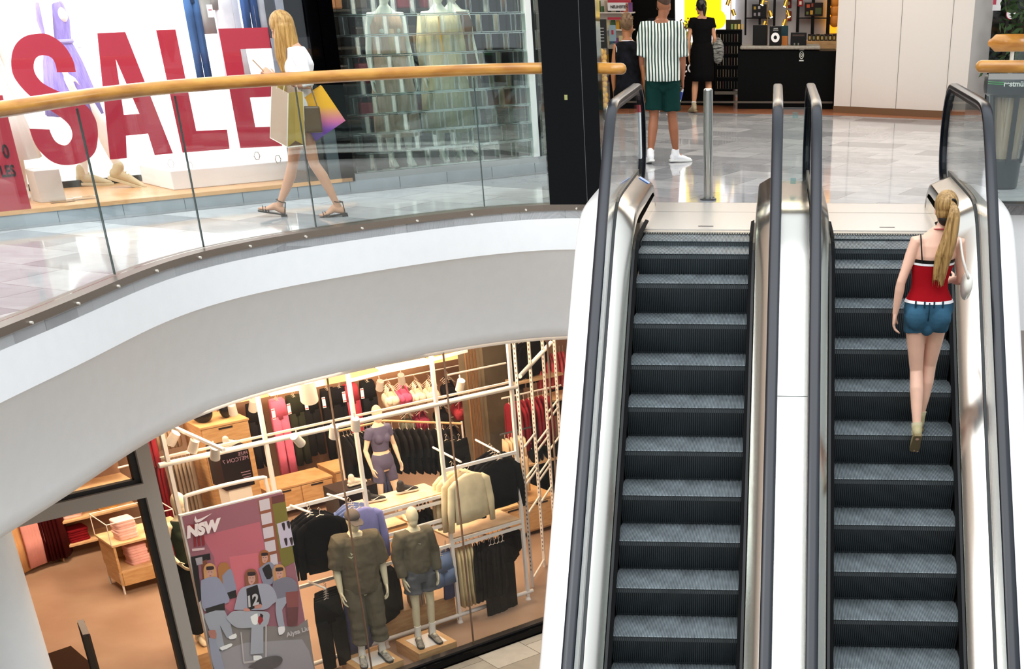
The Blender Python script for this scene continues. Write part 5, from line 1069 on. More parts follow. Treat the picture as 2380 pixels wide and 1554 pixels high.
ps = dict(elL=V((-.25, -.0, 1.13)), wrL=V((-.25, .05, .88)), elR=V((.25, 0, 1.13)), wrR=V((.25, .06, .88)), anL=V((-.12, 0, .085)), anR=V((.12, .02, .085)), face=V((-.15, 1, -.12)), curl=.7, ftL=V((-.15, 1, -.03)), ftR=V((.2, 1, -.03)))
e, J, s = figure('mannequin', 'mannequin in cap, olive t-shirt and matching cuffed joggers in the store window', S(-1.49, -1.37, -4.735), MH-.25, 1.80, True, ps, 'cfc4a4', cat='mannequin', mannequin=True)
garment_top(e, J, s, True, olive, .84, .75, .035, .045, 1.47, 'oversize_tshirt', fat=1.02)
garment_legs(e, J, s, True, olive2, 1.62, .03, 1.0, 'joggers', bumps=.006)
for q in 'LR': shoe(e, J['an'+q]*s, J['ft'+q], s, runner, 'running_shoe', 1.02); sock(e, J['kn'+q]*s, J['an'+q]*s, s, M('white_sock', 'e4dfd4', .8), .17)
capm = M('grey_cap', '5e5650', .85); h = J['head']*s; mb = MB(); mb.ell(h+V((0, -.0, .055)), (.083, .1, .075), 20, 12); mb.build('cap_crown', capm, e, world=False, smooth=True)
mb = MB(); f = J['face'].normalized(); r_ = V((f.y, -f.x, 0)); B_ = [h+f*.085+r_*a*.07+V((0, 0, .035)) for a in (-1, 1)]; F_ = [h+f*.165+r_*a*.045+V((0, 0, .005)) for a in (1, -1)]; mb.prism([B_[0], B_[1], B_[1].lerp(F_[0], .6)+r_*.012, F_[0], F_[1], B_[0].lerp(F_[1], .6)-r_*.012], (0, 0, .006)); mb.build('cap_brim', capm, e, world=False)
mb = MB(); c = V((.10, .155, 1.30))*s; mb.poly([c+V((-.03, 0, .0)), c+V((.005, .0, -.03)), c+V((.04, -.005, .0)), c+V((.005, .0, -.012))]); mb.poly([c+V((-.02, .001, .02)), c+V((.0, .001, .004)), c+V((.01, .0, .045))]); mb.build('chest_print', M('pale_green_print', 'a8b090', .7), e, world=False)
ps = dict(elL=V((-.235, -.02, 1.14)), wrL=V((-.22, .04, .90)), elR=V((.235, -.02, 1.14)), wrR=V((.22, .04, .90)), face=V((.15, 1, -.1)), curl=.5, ftL=V((.0, 1, -.03)), ftR=V((.3, 1, -.03)))
e, J, s = figure('mannequin', 'mannequin in dark olive sweatshirt and grey shorts in the store window', S(-.775, -1.39, -4.735), MH-.1, 1.66, True, ps, 'cfc4a4', cat='mannequin', mannequin=True, fat=.86)
garment_top(e, J, s, True, olive2, .95, 1.9, .03, .034, 1.46, 'sweatshirt', fat=.9)
garment_legs(e, J, s, True, M('grey_blue_shorts', '54565a', .9, bump=.25, bscale=12), .52, .03, 1.0, 'shorts', flare=.02)
for q in 'LR': shoe(e, J['an'+q]*s, J['ft'+q], s, runner2, 'running_shoe', 1.05); sock(e, J['kn'+q]*s, J['an'+q]*s, s, M('white_sock'), .15)
mb = MB(); c = V((.0, .135, 1.33))*s; mb.poly([c+V((-.02, 0, .0)), c+V((-.008, 0, -.008)), c+V((.022, -.004, .012)), c+V((-.006, 0, -.001))]); mb.build('chest_print', M('white_print', 'e8e8e8', .7), e, world=False)
# purple mannequin
ps = dict(elL=V((-.25, -.02, 1.14)), wrL=V((-.26, .06, .90)), elR=V((.25, -.02, 1.14)), wrR=V((.25, .08, .90)), knL=V((-.15, .05, .48)), anL=V((-.19, .02, .085)), knR=V((.16, .06, .48)), anR=V((.25, .05, .085)), face=V((.0, 1, -.05)), curl=.6)
pz = -4.45; pp_ = atz(908, 1165+48, pz)
pedestal(st(pp_)[0]-.35, st(pp_)[0]+.35, st(pp_)[1]-.2, st(pp_)[1]+.3, pz, 'wooden platform block under the purple mannequin')
e, J, s = figure('mannequin', 'pale mannequin in slate purple crop top and shorts in the middle of the store', pp_, MH+.1, 1.62, False, ps, 'f0d8bc', cat='mannequin', mannequin=True)
purp = M('slate_purple', '5e5a78', .7, bump=.12, bscale=14)
garment_top(e, J, s, False, purp, 1.10, .42, .008, .012, 1.455, 'crop_top', hemw=.8); garment_legs(e, J, s, False, purp, .62, .008, 1.06, 'cycling_shorts')
# mannequin behind the poster
ps = dict(elL=V((-.22, -.02, 1.14)), wrL=V((-.12, .2, 1.05)), elR=V((.25, -.02, 1.14)), wrR=V((.2, .2, 1.05)), face=V((-.6, 1, -.05)))
q = att(407, 1140, -.2); e, J, s = figure('mannequin', 'pale mannequin in dark green vest half hidden behind the pink poster', V((q.x, q.y, q.z-1.76)), MH, 1.74, False, ps, 'e8d8b8', cat='mannequin', mannequin=True)
garment_top(e, J, s, False, M('dark_green_vest', '2a3226', .8), .95, 0, .012, 0, 1.45, 'vest', hemw=1); garment_legs(e, J, s, False, M('dark_clothes', '0c0c10', .85), 1.9, .02, 1.0, 'trousers')
MB().limb([J['shL']*s+V((.0, -.08, 0)), V((-.25, .02, 1.2))*s, V((-.22, .1, 1.0))*s], [.05, .06, .05], 12).build('draped_jumper', cloth('b09a78'), e, world=False, smooth=True)
pedestal(st(q)[0]-.3, st(q)[0]+.3, -.5, .1, st(q)[2]-1.76, 'wooden platform under the mannequin behind the poster')
# ---- shoes on the wooden shelf and boxes
def lone_shoe(x, y, z, rz, mats, lb, k=1.0):
    p_ = atz(x, y, z); e = empty('sneaker', p_, AW+rz, lb, 'shoe'); shoe(e, V((0, 0, .088*k)), V((1, 0, 0)), 1.0, mats, 'upper', k)
    if mats[0].name == 'black_knit':
        mb = MB(); mb.prism([V((.00, -.046, .05)), V((.03, -.046, .035)), V((.12, -.044, .075)), V((.03, -.046, .048))], (0, .002, 0)); mb.build('side_logo', M('white_print', 'e8e8e8', .7), e, world=False)
    return e
bk_ = [M('black_knit', '17161a', .7), M('sole_pale', 'd8d0c4', .5), M('black_lace', '2a282c', .7)]
lone_shoe(860, 1168, -3.205, -.15, bk_, 'black sneaker with pale sole at the left of the wooden shelf'); lone_shoe(937, 1146, -3.205, -.1, bk_, 'black sneaker with pale sole at the right of the wooden shelf')
wk_ = [M('white_knit', 'e2d6c8', .7), M('sole_pale'), M('white_knit')]
bxm = M('promo_box_black', '110d16', .25)
pb = empty('promo_box', S(-1.06, 2.7, -3.76), label='tall black promotional box with mirrored lettering under a white sneaker', cat='box')
MB().sbox(-1.26, -.86, 2.5, 2.9, -3.76, -3.24).build('carton', bxm, pb); inkp = M('pink_ink', 'a88498', .6)
for tx, dz, sz in (('FREE', -.10, .065), ('METCON 7', -.165, .072)):
    text_mesh(tx, sz, S(-.88, 2.498, -3.24+dz), UU, (0, 0, 1), inkp, 'mirrored_lettering', pb, align='LEFT', mirror=True)
for k_ in range(4): MB().sbox(-1.02+.01*k_, -.89, 2.497, 2.4995, -3.57-.035*k_, -3.562-.035*k_).build('printed_line', inkp, pb)
MB().sbox(-1.22, -.9, 2.54, 2.86, ZL, -3.76).build('display_pedestal', M('pale_pedestal'), label='white plinth carrying the black promotional box', cat='pedestal')
lone_shoe(530, 1040, -3.24, .6, wk_, 'white sneaker on top of the tall black promotional box')
pb = empty('promo_box', S(.05, 1.6, -4.1), label='wide black promotional box beside the purple mannequin', cat='box')
MB().sbox(-.24, .34, 1.4, 1.8, -4.15, -3.75).build('carton', bxm, pb); MB().sbox(-.2, .3, 1.44, 1.76, ZL, -4.15).build('display_pedestal', oak, label='wooden plinth carrying the wide black promotional box', cat='pedestal')
text_mesh('METCON', .06, S(.3, 1.398, -3.95), UU, (0, 0, 1), inkp, 'mirrored_lettering', pb, mirror=True)
q = stz_ = st(atz(822, 1122, -3.75)); lone_shoe(822, 1128, -3.75, .1, wk_, 'white sneaker on the wide black promotional box')
# ---- cabinets
slot = M('handle_slot', '1a120c', .5)
def cabinet(s0, s1, t0, t1, z1, n, lb, lift=.0):
    e = empty('cabinet', S((s0+s1)/2, (t0+t1)/2, ZL), label=lb, cat='cabinet'); MB().sbox(s0, s1, t0+.02, t1, ZL+lift, z1-.03).build('body', oak, e); MB().sbox(s0-.01, s1+.01, t0, t1, z1-.03, z1).build('top', oak, e, bevel=.003)
    for k in range(n):
        a = s0+(s1-s0)*k/n+.01; b = s0+(s1-s0)*(k+1)/n-.01; d = MB().sbox(a, b, t0, t0+.02, ZL+lift+.03, z1-.04).build('drawer', oak, e, bevel=.002)
        MB().sbox((a+b)/2-.1, (a+b)/2+.1, t0-.004, t0+.002, z1-.075, z1-.05).build('handle', slot, d, world=False).location = (0, 0, 0)
    return e
cabinet(-.05, 1.0, 4.0, 4.55, -4.43, 2, 'low wooden drawer cabinet under the pink leggings', .1); cabinet(1.08, 2.0, 4.05, 4.6, -4.40, 2, 'low wooden drawer cabinet behind the purple mannequin', .1)
cabinet(-1.1, -.42, 3.35, 3.95, -3.14, 1, 'tall wooden cabinet with black bags on top, upper left of the store')
MB().sbox(-.40, -.33, 4.6, 4.7, ZL, -2.2).build('oak_partition', oak, label='upright wooden panel edge beside the hanging leggings', cat='partition')
for i, (s_, w_) in enumerate(((-1.0, .3), (-.66, .16))): MB().ell(S(s_+.05, 3.6, -3.02), (w_/2, .12, .13), 14, 8).build('sports_bag', black, label=['larger', 'smaller'][i]+' black sports bag on the tall wooden cabinet', cat='bag', smooth=True)
cabinet(1.9, 2.9, .9, 1.6, -4.38, 2, 'long wooden drawer cabinet behind the right ladder frame', .06)
# ---- wall of leggings and bras
rail('wall_rail', S(.3, 5.2, -3.38), S(2.6, 5.2, -3.38), .012, pw, 'white rail carrying the leggings on the back wall')
glow = M('shelf_glow', 'ffc98a', .6, emit=5)
for i in range(5): MB().sbox(-.2+i*.95, .72+i*.95, 5.1, 5.25, -3.40, -3.32).build('lit_shelf_edge', glow if i % 2 else M('shelf_glow_soft', 'e8a868', .6, emit=1.6), label='glowing strip above the back wall rails', cat='light strip', group='glowing strips above the back wall')
for c, s_, l_, n in (('1a181a', .42, .95, 3), ('e0708e', .80, 1.18, 3), ('2c2e22', 1.08, 1.05, 3), ('171616', 1.33, .95, 3), ('131213', 1.66, 1.10, 3), ('141318', 1.86, 1.1, 2), ('a83c4a', 2.05, 1.0, 3), ('15171a', 2.36, .95, 3)):
    row('pants', c, n, s_, 5.02, .02, .07, -3.46, 0, 'pair of %s leggings hanging on the back wall' % ('pink' if c == 'e0708e' else 'red' if c == 'a83c4a' else 'dark'), '%s leggings on the back wall at the %s' % (c == 'e0708e' and 'pink' or c == 'a83c4a' and 'red' or 'dark', 'back'), .27, l_)
for i, (x, y) in enumerate(((636, 962), (672, 950), (712, 940), (753, 935), (800, 922), (842, 914))):
    q = att(x, y, 4.9); e = empty('price_card', q, label='white price card with red band, %s from the left on the leggings wall' % ['first', 'second', 'third', 'fourth', 'fifth', 'sixth'][i], cat='price card', group=None)
    MB().box(q, (.055, .004, .16), rz=AW).build('card', sw if i else sw, e); MB().box(q+V((0, 0, .06))-NN*.003, (.05, .003, .012), rz=AW).build('red_band', red, e); MB().box(q-V((0, 0, .06))-NN*.003, (.05, .003, .012), rz=AW).build('red_band', red, e)
for c, s_, z, n in (('efe0c8', 2.62, -3.56, 4), ('d8648a', 2.86, -3.56, 4), ('f0e2cc', 3.12, -3.6, 4), ('efe0c8', 3.38, -3.62, 4), ('16161a', 3.72, -3.62, 4), ('5e5e52', 2.86, -4.02, 3), ('8a3048', 3.14, -4.02, 5), ('17171a', 3.52, -4.02, 4), ('b8404a', 3.9, -4.0, 5), ('141416', 3.7, -4.38, 5), ('141416', 4.1, -4.38, 4), ('1a1a1c', 4.1, -3.66, 3)):
    nmC = {'efe0c8': 'cream', 'f0e2cc': 'ivory', 'd8648a': 'pink', '5e5e52': 'grey', '8a3048': 'maroon', 'b8404a': 'coral red'}.get(c, 'black')
    row('bra', c, n, s_, 4.80, .03, .08, z, 0, '%s sports bra in the rows on the back wall' % nmC, '%s sports bras on the back wall' % nmC, .30, .30)
for z in (-3.48, -3.94, -4.3): rail('wall_rail', S(2.5, 5.0, z), S(4.4, 5.0, z), .01, pw, 'white rail with sports bras, %s of three' % {-3.48: 'top', -3.94: 'middle', -4.3: 'bottom'}[z])
wr = rail('clothes_rail', S(.7, 3.0, -3.47), S(1.45, 3.0, -3.47), .018, oak, 'wooden clothes rail behind the purple mannequin'); rail('clothes_rail', S(1.45, 3.0, -3.47), S(2.25, 2.2, -3.5), .018, oak, 'wooden clothes rail slanting towards the concrete pillar')
for s_, t_ in ((.7, 3.0), (2.25, 2.2), (1.45, 3.0)): MB().tube([S(s_, t_, ZL), S(s_, t_, -3.47)], .014, 8).build('rail_leg', pw, label='white leg holding the wooden rail '+{.7: 'at its left end', 2.25: 'near the pillar', 1.45: 'at the bend'}[s_], cat='rail leg')
row('tee', '131316', 7, .78, 3.0, .055, 0, -3.56, pi/2, 'black t-shirt on the wooden rail', 'black t-shirts on the wooden rail')
row('dress', '5a6488', 5, 1.16, 3.0, .06, 0, -3.56, pi/2-.5, 'slate blue long garment on the wooden rail', 'slate blue garments on the wooden rail', .40, 1.0)
row('tee', '141417', 9, 1.52, 2.92, .075, -.075, -3.58, pi/2-.3, 'black t-shirt on the slanting wooden rail', 'black t-shirts on the slanting rail')
row('pants', '101012', 3, 1.9, 2.1, .07, -.06, -3.65, .2, 'black trousers hanging before the slanting rail', 'black trousers before the slanting rail', .4, 1.05)
# concrete pillar and pipes
MB().sbox(3.3, 4.0, 3.1, 3.8, ZL, -1.3).build('wall_concrete_pillar', conc, kind='structure')
for k in range(4): MB().tube([S(3.06+k*.055, 3.2, ZL), S(3.06+k*.055, 3.2, -1.3)], .017, 10).build('pipe', M('brown_pipe', '8a6440', .5), label='thin brown pipe running up beside the concrete pillar', cat='pipe', group='brown pipes by the concrete pillar', smooth='auto')
# ---- clothes hanging on the white frame
G_ = lambda x, y, t: st(att(x, y, t))
put('long', '0d0d0f', -1.75, -1.15, -3.0, .0, 'black sweater hanging high in the frame beside the poster', w=.5, l=.62)
row('long', '111114', 3, -1.83, -1.08, .03, .08, -3.0, .1, 'black sweater behind the foremost one beside the poster', 'black sweaters beside the poster', .5, .6)
put('long', '7f80b4', -1.22, -1.05, -3.07, .15, 'lavender blue sweater with white collar behind the cap mannequin', w=.5, l=.75)
row('long', '5a668e', 4, -1.26, -.98, .02, .08, -3.1, .15, 'slate blue sweater behind the lavender one', 'slate blue sweaters behind the cap mannequin', .5, .75)
row('dress', '6a6c98', 4, -1.42, -.95, .05, .03, -3.95, .2, 'lavender long trousers behind the cap mannequin', 'lavender trousers behind the cap mannequin', .34, .85)
row('pants', '0e0e10', 5, -1.86, -1.2, .03, .06, -3.93, .12, 'black trousers hanging low in the frame beside the poster', 'black trousers low beside the poster', .36, .84)
row('long', '121214', 4, -.92, -.86, .02, .08, -3.95, .5, 'black sweater between the two window mannequins', 'black sweaters between the window mannequins', .42, .62)
row('tee', 'b09a86', 4, -.55, -.75, .05, .03, -3.92, 1.3, 'beige top behind the sweatshirt mannequin', 'beige tops behind the sweatshirt mannequin', .42, .62)
row('shorts', '6a7c9c', 3, -.2, -.95, .03, .06, -3.95, .15, 'pale blue shorts beside the sweatshirt mannequin', 'pale blue shorts on the frame', .36, .38)
row('dress', '54587c', 3, -.06, -.85, .03, .05, -3.95, .3, 'slate blue trousers near the frame post', 'slate blue trousers near the frame post', .22, .6)
put('long', 'ded0ac', .28, -.98, -3.02, .1, 'cream sweater hanging at the right of the window frame', w=.52, l=.58)
row('long', 'd4c4a0', 3, .22, -.88, .0, .08, -3.02, .12, 'cream sweater behind the foremost cream one', 'cream sweaters behind the front one', .5, .58)
put('long', '0b0b0d', .78, -.92, -2.98, .05, 'black sweater hanging beside the cream sweater', w=.50, l=.58)
row('long', '101013', 4, .80, -.84, .03, .09, -2.98, .05, 'black sweater behind the one beside the cream sweater', 'black sweaters at the right of the frame', .5, .6)
row('dress', 'c8b890', 5, .12, -.8, .05, .0, -3.98, 1.2, 'cream trousers hanging under the right shelf', 'cream trousers under the right shelf', .34, .72)
row('long', '0c0c0e', 7, .36, -.84, .07, .0, -3.98, .9, 'black sweater hanging under the right shelf', 'black sweaters under the right shelf', .44, .62)
row('pants', '0e0e10', 4, .52, -.95, .06, .0, -4.0, .2, 'black trousers hanging under the right shelf', 'black trousers under the right shelf', .34, .92)
row('tee', '0d0d10', 4, .82, -.78, .05, .04, -3.98, .3, 'black t-shirt at the end under the right shelf', 'black t-shirts under the right shelf', .42, .42)
# black bag-like tops between the rails
row('bra', '101012', 3, -.28, -.7, .07, .03, -3.32, .6, 'black sports bra hanging under the sneaker shelf', 'black sports bras under the sneaker shelf', .3, .34)
MB().sbox(-1.0, -.35, -.5, -.1, -3.64, -3.61).build('display_shelf', oakl, label='pale wooden shelf low behind the white frame rails', cat='shelf')
# ---- right zone
rail('clothes_rail', S(2.1, 2.2, -2.78), S(3.1, 2.2, -2.78), .014, pw, 'white rail with maroon hoodies')
G = st(att(1240, 930, 2.2)); rail('clothes_rail', S(G[0]-.5, 2.3, G[2]+.1), S(G[0]+.6, 2.3, G[2]+.1), .014, pw, 'white rail holding the row of maroon hoodies')
row('long', '7a1824', 9, G[0]-.38, 2.3, .09, 0, G[2], pi/2-.35, 'maroon hoodie in the row at the right of the store', 'maroon hoodies at the right', .5, .85)
G = st(att(1262, 1035, 2.0)); row('pants', '0c0b0d', 8, G[0]-.22, 2.0, .09, 0, G[2], pi/2-.5, 'black trousers under the maroon hoodies', 'black trousers at the right', .42, 1.0)
G = st(att(1262, 818, 3.2)); row('tee', 'e06068', 8, G[0]-.1, 3.2, .07, 0, G[2]-.05, pi/2-.5, 'coral t-shirt in the row at the far right', 'coral t-shirts at the far right', .42, .5)
G = st(att(1220, 795, 3.0)); row('long', '121114', 5, G[0]-.1, 3.0, .08, 0, G[2], .3, 'black jacket in the row at the upper right', 'black jackets at the upper right', .45, .5)
G = st(att(1295, 850, 3.4)); row('tee', '141316', 5, G[0]-.1, 3.4, .08, 0, G[2]-.25, .6, 'black t-shirt below the coral row', 'black t-shirts below the coral row', .45, .5)
G = st(att(1195, 1010, 1.2)); rail('clothes_rail', S(G[0]-.25, 1.2, G[2]+.05), S(G[0]+.3, 1.2, G[2]+.05), .012, steel_dk, 'short dark rail with cream trousers')
row('pants', 'd0b894', 6, G[0]-.16, 1.2, .06, 0, G[2]-.06, pi/2-.4, 'cream trousers on the short dark rail', 'cream trousers on the short rail', .3, .75)
for x, y, t_, w_, lb in ((1225, 885, 2.8, .9, 'upper wooden shelf'), (1285, 930, 2.6, .9, 'second wooden shelf'), (1230, 1080, 1.8, .8, 'third wooden shelf')):
    G = st(att(x, y, t_)); MB().sbox(G[0]-.2, G[0]+w_-.2, t_, t_+.4, G[2]-.03, G[2]).build('display_shelf', oakl, label=lb+' at the right end of the store', cat='shelf')
# ---- left zone: shelves, folded piles, table
sh_ = empty('shelf_unit', S(-2.3, 4.8, ZL), label='wooden wall shelves with folded clothes at the left of the store', cat='shelf unit')
for z in (-4.70, -4.36, -3.99): MB().sbox(-2.92, -1.75, 4.55, 4.95, z-.03, z).build('shelf', oakl, sh_, bevel=.003)
MB().sbox(-2.92, -1.75, 4.95, 5.0, -4.74, -2.6).build('back_panel', M('shelf_back', '9a7a66', .7), sh_); MB().sbox(-2.92, -2.9, 4.55, 4.95, ZL, -2.6).build('side_panel', oak, sh_)
FG = {}
def folded(c, p_, rz, n, lb, gp_, w=.26, d=.22, h=.036):
    if c not in FG:
        m = MB(); L = []
        for k, (q, hh) in enumerate(((1.0, 0), (1.03, .25), (1.03, .75), (.97, 1.0))): L.append((q, hh))
        for q, hh in L[:-1]: pass
        vs = []; N_ = 20
        for q, hh in L:
            for j in range(N_):
                a = 2*pi*j/N_; ca, sa = cos(a), sin(a); cx_ = (abs(ca)**.4)*(1 if ca > 0 else -1); sy_ = (abs(sa)**.4)*(1 if sa > 0 else -1); vs.append((cx_*w/2*q, sy_*d/2*q, hh*h+.003*sin(3*a)))
        fs = [(i*N_+j, i*N_+(j+1) % N_, (i+1)*N_+(j+1) % N_, (i+1)*N_+j) for i in range(3) for j in range(N_)]+[tuple(range(N_))[::-1], tuple(3*N_+j for j in range(N_))]
        m.add(vs, fs); FG[c] = m.build('folded_garment', cloth(c), smooth='auto'); first = True
    else: first = False
    for i in range(n):
        o = FG[c] if (first and i == 0) else FG[c].copy()
        if not (first and i == 0): col.objects.link(o)
        o.location = V(p_)+V((random.uniform(-.008, .008), random.uniform(-.008, .008), i*h)); o.rotation_euler = (0, 0, AW+rz+random.uniform(-.05, .05)); tag(o, lb, 'clothing', gp_)
folded('e0b8b0', S(-2.62, 4.72, -4.36), 0, 4, 'pale pink folded garment in the pile on the left wall shelf', 'pale pink folded pile on the shelf')
folded('c89858', S(-2.12, 4.72, -4.36), 0, 4, 'tan folded garment in the pile on the left wall shelf', 'tan folded pile on the shelf')
folded('7a1620', S(-2.62, 4.72, -4.70), .1, 5, 'burgundy folded garment in the pile on the bottom shelf', 'burgundy folded pile on the shelf', .3, .24, .036)
row('dress', 'c89a6c', 4, -3.52, 4.4, .05, .03, -3.6, .9, 'tan trousers hanging at the far left of the store', 'tan trousers at the far left', .22, 1.25)
row('dress', 'd89894', 5, -3.30, 4.45, .05, .02, -3.62, .6, 'pink trousers hanging at the far left of the store', 'pink trousers at the far left', .22, 1.2)
row('dress', '3a0a0c', 7, -3.08, 4.6, .045, .0, -3.62, .9, 'dark maroon trousers hanging beside the left shelves', 'dark maroon trousers at the far left', .34, 1.2)
rail('clothes_rail', S(-3.7, 4.5, -3.52), S(-2.8, 4.6, -3.52), .014, pw, 'white rail with trousers at the far left')
tb = empty('display_table', S(-2.4, 3.1, ZL), label='wooden display table on white legs with folded pink clothes', cat='table')
MB().sbox(-2.77, -1.75, 2.80, 3.36, -4.24, -4.21).build('tabletop', oakl, tb, bevel=.003); MB().sbox(-2.75, -2.72, 2.82, 3.34, -4.78, -4.24).build('side_panel', oak, tb); MB().sbox(-1.80, -1.77, 2.82, 3.34, -4.78, -4.24).build('side_panel', oak, tb)
MB().sbox(-2.72, -1.80, 3.31, 3.34, -4.78, -4.24).build('back_panel', oak, tb); MB().sbox(-2.72, -1.80, 2.82, 3.31, -4.60, -4.575).build('shelf', oakl, tb); MB().sbox(-2.72, -1.80, 2.81, 2.84, -4.78, -4.60).build('drawer', oak, tb)
for a in (-2.74, -1.80):
    for b in (2.84, 3.32): MB().tube([S(a, b, ZL), S(a, b, -4.6)], .014, 8).build('leg', pw, tb)
wf = empty('wire_basket', S(-2.4, 3.1, -4.21), label='thin white wire frame around the pile on the wooden table', cat='basket')
Pq = [(-2.77, 2.8), (-1.9, 2.8), (-1.9, 3.36), (-2.77, 3.36)]
for i in range(4):
    a, b = Pq[i], Pq[(i+1) % 4]; MB().tube([S(a[0], a[1], -4.21), S(a[0], a[1], -3.93)], .007, 6).build('upright', pw, wf); MB().tube([S(a[0], a[1], -3.93), S(b[0], b[1], -3.93)], .007, 6).build('top_wire', pw, wf)
folded('f0c4be', S(-2.50, 3.0, -4.21), .1, 7, 'pink folded garment in the pile on the wooden table', 'pink folded pile on the table'); folded('e8b4b0', S(-2.42, 3.02, -4.575), .1, 7, 'rosy folded garment in the pile inside the wooden table', 'rosy folded pile inside the table'); folded('f4e6d8', S(-2.1, 3.0, -4.21), 0, 2, 'cream folded garment near the table edge', 'cream folded garments on the table')
folded('7a1620', S(-1.95, 3.0, -4.575), 0, 3, 'burgundy folded garment inside the wooden table', 'burgundy folded garments in the table')
# long garments left of the cabinet
for c, s_, t_, z, n, nm, l_ in (('a02c38', -1.95, 3.6, -2.75, 6, 'red', .8), ('c0a488', -1.50, 3.9, -2.6, 6, 'beige', .85), ('8a1c24', -1.82, 3.7, -3.62, 5, 'deep red', 1.0), ('b08a68', -2.05, 3.5, -3.6, 5, 'tan', 1.05), ('8c7c6c', -1.52, 3.55, -3.55, 6, 'taupe', 1.1)):
    row('dress', c, n, s_, t_, .055, 0, z, pi/2-.4, nm+' trousers hanging in the row left of the tall cabinet', nm+' trousers left of the tall cabinet', .3, l_)
rail('clothes_rail', S(-2.1, 3.6, -2.66), S(-1.2, 3.9, -2.52), .014, pw, 'white rail above the red and beige trousers'); rail('clothes_rail', S(-2.2, 3.6, -3.5), S(-1.15, 3.6, -3.48), .014, pw, 'white rail above the taupe trousers')
# left: upper shelf visible through the door fan light
MB().sbox(-3.0, -1.9, 4.5, 4.9, -3.62, -3.59).build('display_shelf', oakl, label='upper wooden shelf seen through the panel above the store door', cat='shelf')
# leg display with lime shoes, box
mb = MB(); q = S(-2.64, .25, -4.62); pedestal(-2.95, -2.35, -.05, .5, -4.62, 'wooden box with the lime shoe display behind the poster')
MB().box(S(-2.80, .35, -4.3), (.16, .16, .64), rz=AW).build('display_pedestal', sw, label='white plinth with a lime shoe on top beside the poster', cat='pedestal')
lm = [M('lime_knit', 'e8e4cc', .6, c2='b8d84a', nscale=9), M('lime_sole', '8fd020', .5), M('white_knit')]
e = empty('sneaker', S(-2.80, .33, -3.98), AW+.2, 'white and lime sneaker on top of the white plinth', 'shoe'); shoe(e, V((0, 0, .088)), V((1, 0, 0)), 1.0, lm, 'upper')
lg = empty('shoe_form', S(-2.56, .2, -4.62), label='pale display leg wearing a lime sneaker', cat='shoe form'); q = S(-2.56, .2, -4.62)
MB().limb([q+V((0, 0, .09)), q+V((0, 0, .3)), q+V((.02, 0, .5)), q+V((.0, 0, .8))], [.036, .058, .05, .08], 14).build('leg', M('mannequin_e8d8b8', 'e8d8b8', .45), lg, smooth=True); o = shoe(lg, V((0, 0, .088)), -UU*0-NN*.2+UU, 1.0, lm, 'lime_shoe')
# ---- poster stand
ps_ = empty('poster_stand', S(-2.7, -1.2, ZL), label='large pink fashion poster on a white stand just inside the store window', cat='poster')
MB().sbox(-3.27, -2.16, -1.22, -1.18, ZL+.05, -2.60).build('panel', pw, ps_)
mb = MB(); mb.tube(crom([S(-3.1, -1.0, -2.9), S(-3.1, -1.0, -2.56), S(-3.0, -1.0, -2.49), S(-2.3, -1.0, -2.49), S(-2.22, -1.0, -2.56), S(-2.22, -1.0, -2.9)], 4), .02, 10); mb.build('back_tube', pw, ps_, smooth=True)
PT = -1.2235; LAY = [0]; PMATS = {}; PM = MB(); pm_list = []
def pcol(c):
    if c not in PMATS: PMATS[c] = len(pm_list); pm_list.append(M('poster_'+c, ''.join('%02x' % min(255, int(int(c[i:i+2], 16)*1.22)) for i in (0, 2, 4)), .55))
    return PMATS[c]
def pr_(c, pts, sm=0):
    LAY[0] += 1; 
    if sm: pts = smooth_poly(list(pts)+[pts[0]], sm)[:-1]
    PM.mat(pcol(c)); q = [att(380+x*.2729, 1130+y*.2729, PT-.0003*LAY[0]) for x, y in pts]
    import mathutils
    co = [(p.dot(UU), p.z) for p in q]; tr = mathutils.geometry.tessellate_polygon([[V((a, b, 0)) for a, b in co]]); PM.add(q, [tuple(t) for t in tr])
def fit_quad(): 
    a = S(-3.25, PT, -2.615); b = S(-2.165, PT, -2.615); return [a, b, S(-2.165, PT, ZL+.06), S(-3.25, PT, ZL+.06)]
PM.mat(pcol('845560')); PM.add(fit_quad(), [(0, 1, 2, 3)])
pr_('a35a66', [(330, 420), (820, 300), (900, 700), (930, 1000), (620, 1100), (480, 1000), (430, 600)]); pr_('b4606c', [(560, 600), (830, 560), (900, 1000), (640, 1050)])
pr_('77716f', [(345, 1120), (620, 1190), (1140, 1190), (1225, 1130), (1300, 1620), (440, 1640)]); pr_('8b878c', [(430, 1420), (700, 1330), (1180, 1300), (1240, 1400), (1300, 1620), (450, 1640)])
pr_('7c4a38', [(800, 118), (925, 90), (1000, 640), (890, 650)])
for k in range(6): y0 = 112+k*118; x0 = 812+k*16; pr_('b3aab2', [(x0, y0+8), (x0+88, y0-14), (x0+100, y0+78), (x0+12, y0+100)])
pr_('68602a', [(925, 150), (1038, 128), (1118, 640), (1010, 700)]); pr_('5a3030', [(920, 88), (1030, 62), (1036, 128), (926, 150)]); pr_('a9a2b4', [(965, 318), (1072, 285), (1112, 500), (1002, 528)])
for x, y in ((1020, 340), (1062, 325), (1040, 470), (1086, 465)): pr_('2a1c20', [(x-15, y-25), (x+10, y-32), (x+16, y+20), (x+6, y+36), (x-6, y+10)], 3)
pr_('141016', [(232, 600), (395, 570), (402, 622), (292, 645), (325, 960), (300, 990), (262, 800)]); pr_('6a3c2c', [(320, 640), (370, 620), (375, 760), (335, 790)]); pr_('8f8a92', [(270, 612), (330, 598), (334, 660), (284, 672)])
for x, y in ((255, 430), (290, 425), (325, 420)): pr_('7a2028', [(x, y), (x+22, y-4), (x+28, y+80), (x+6, y+86)])
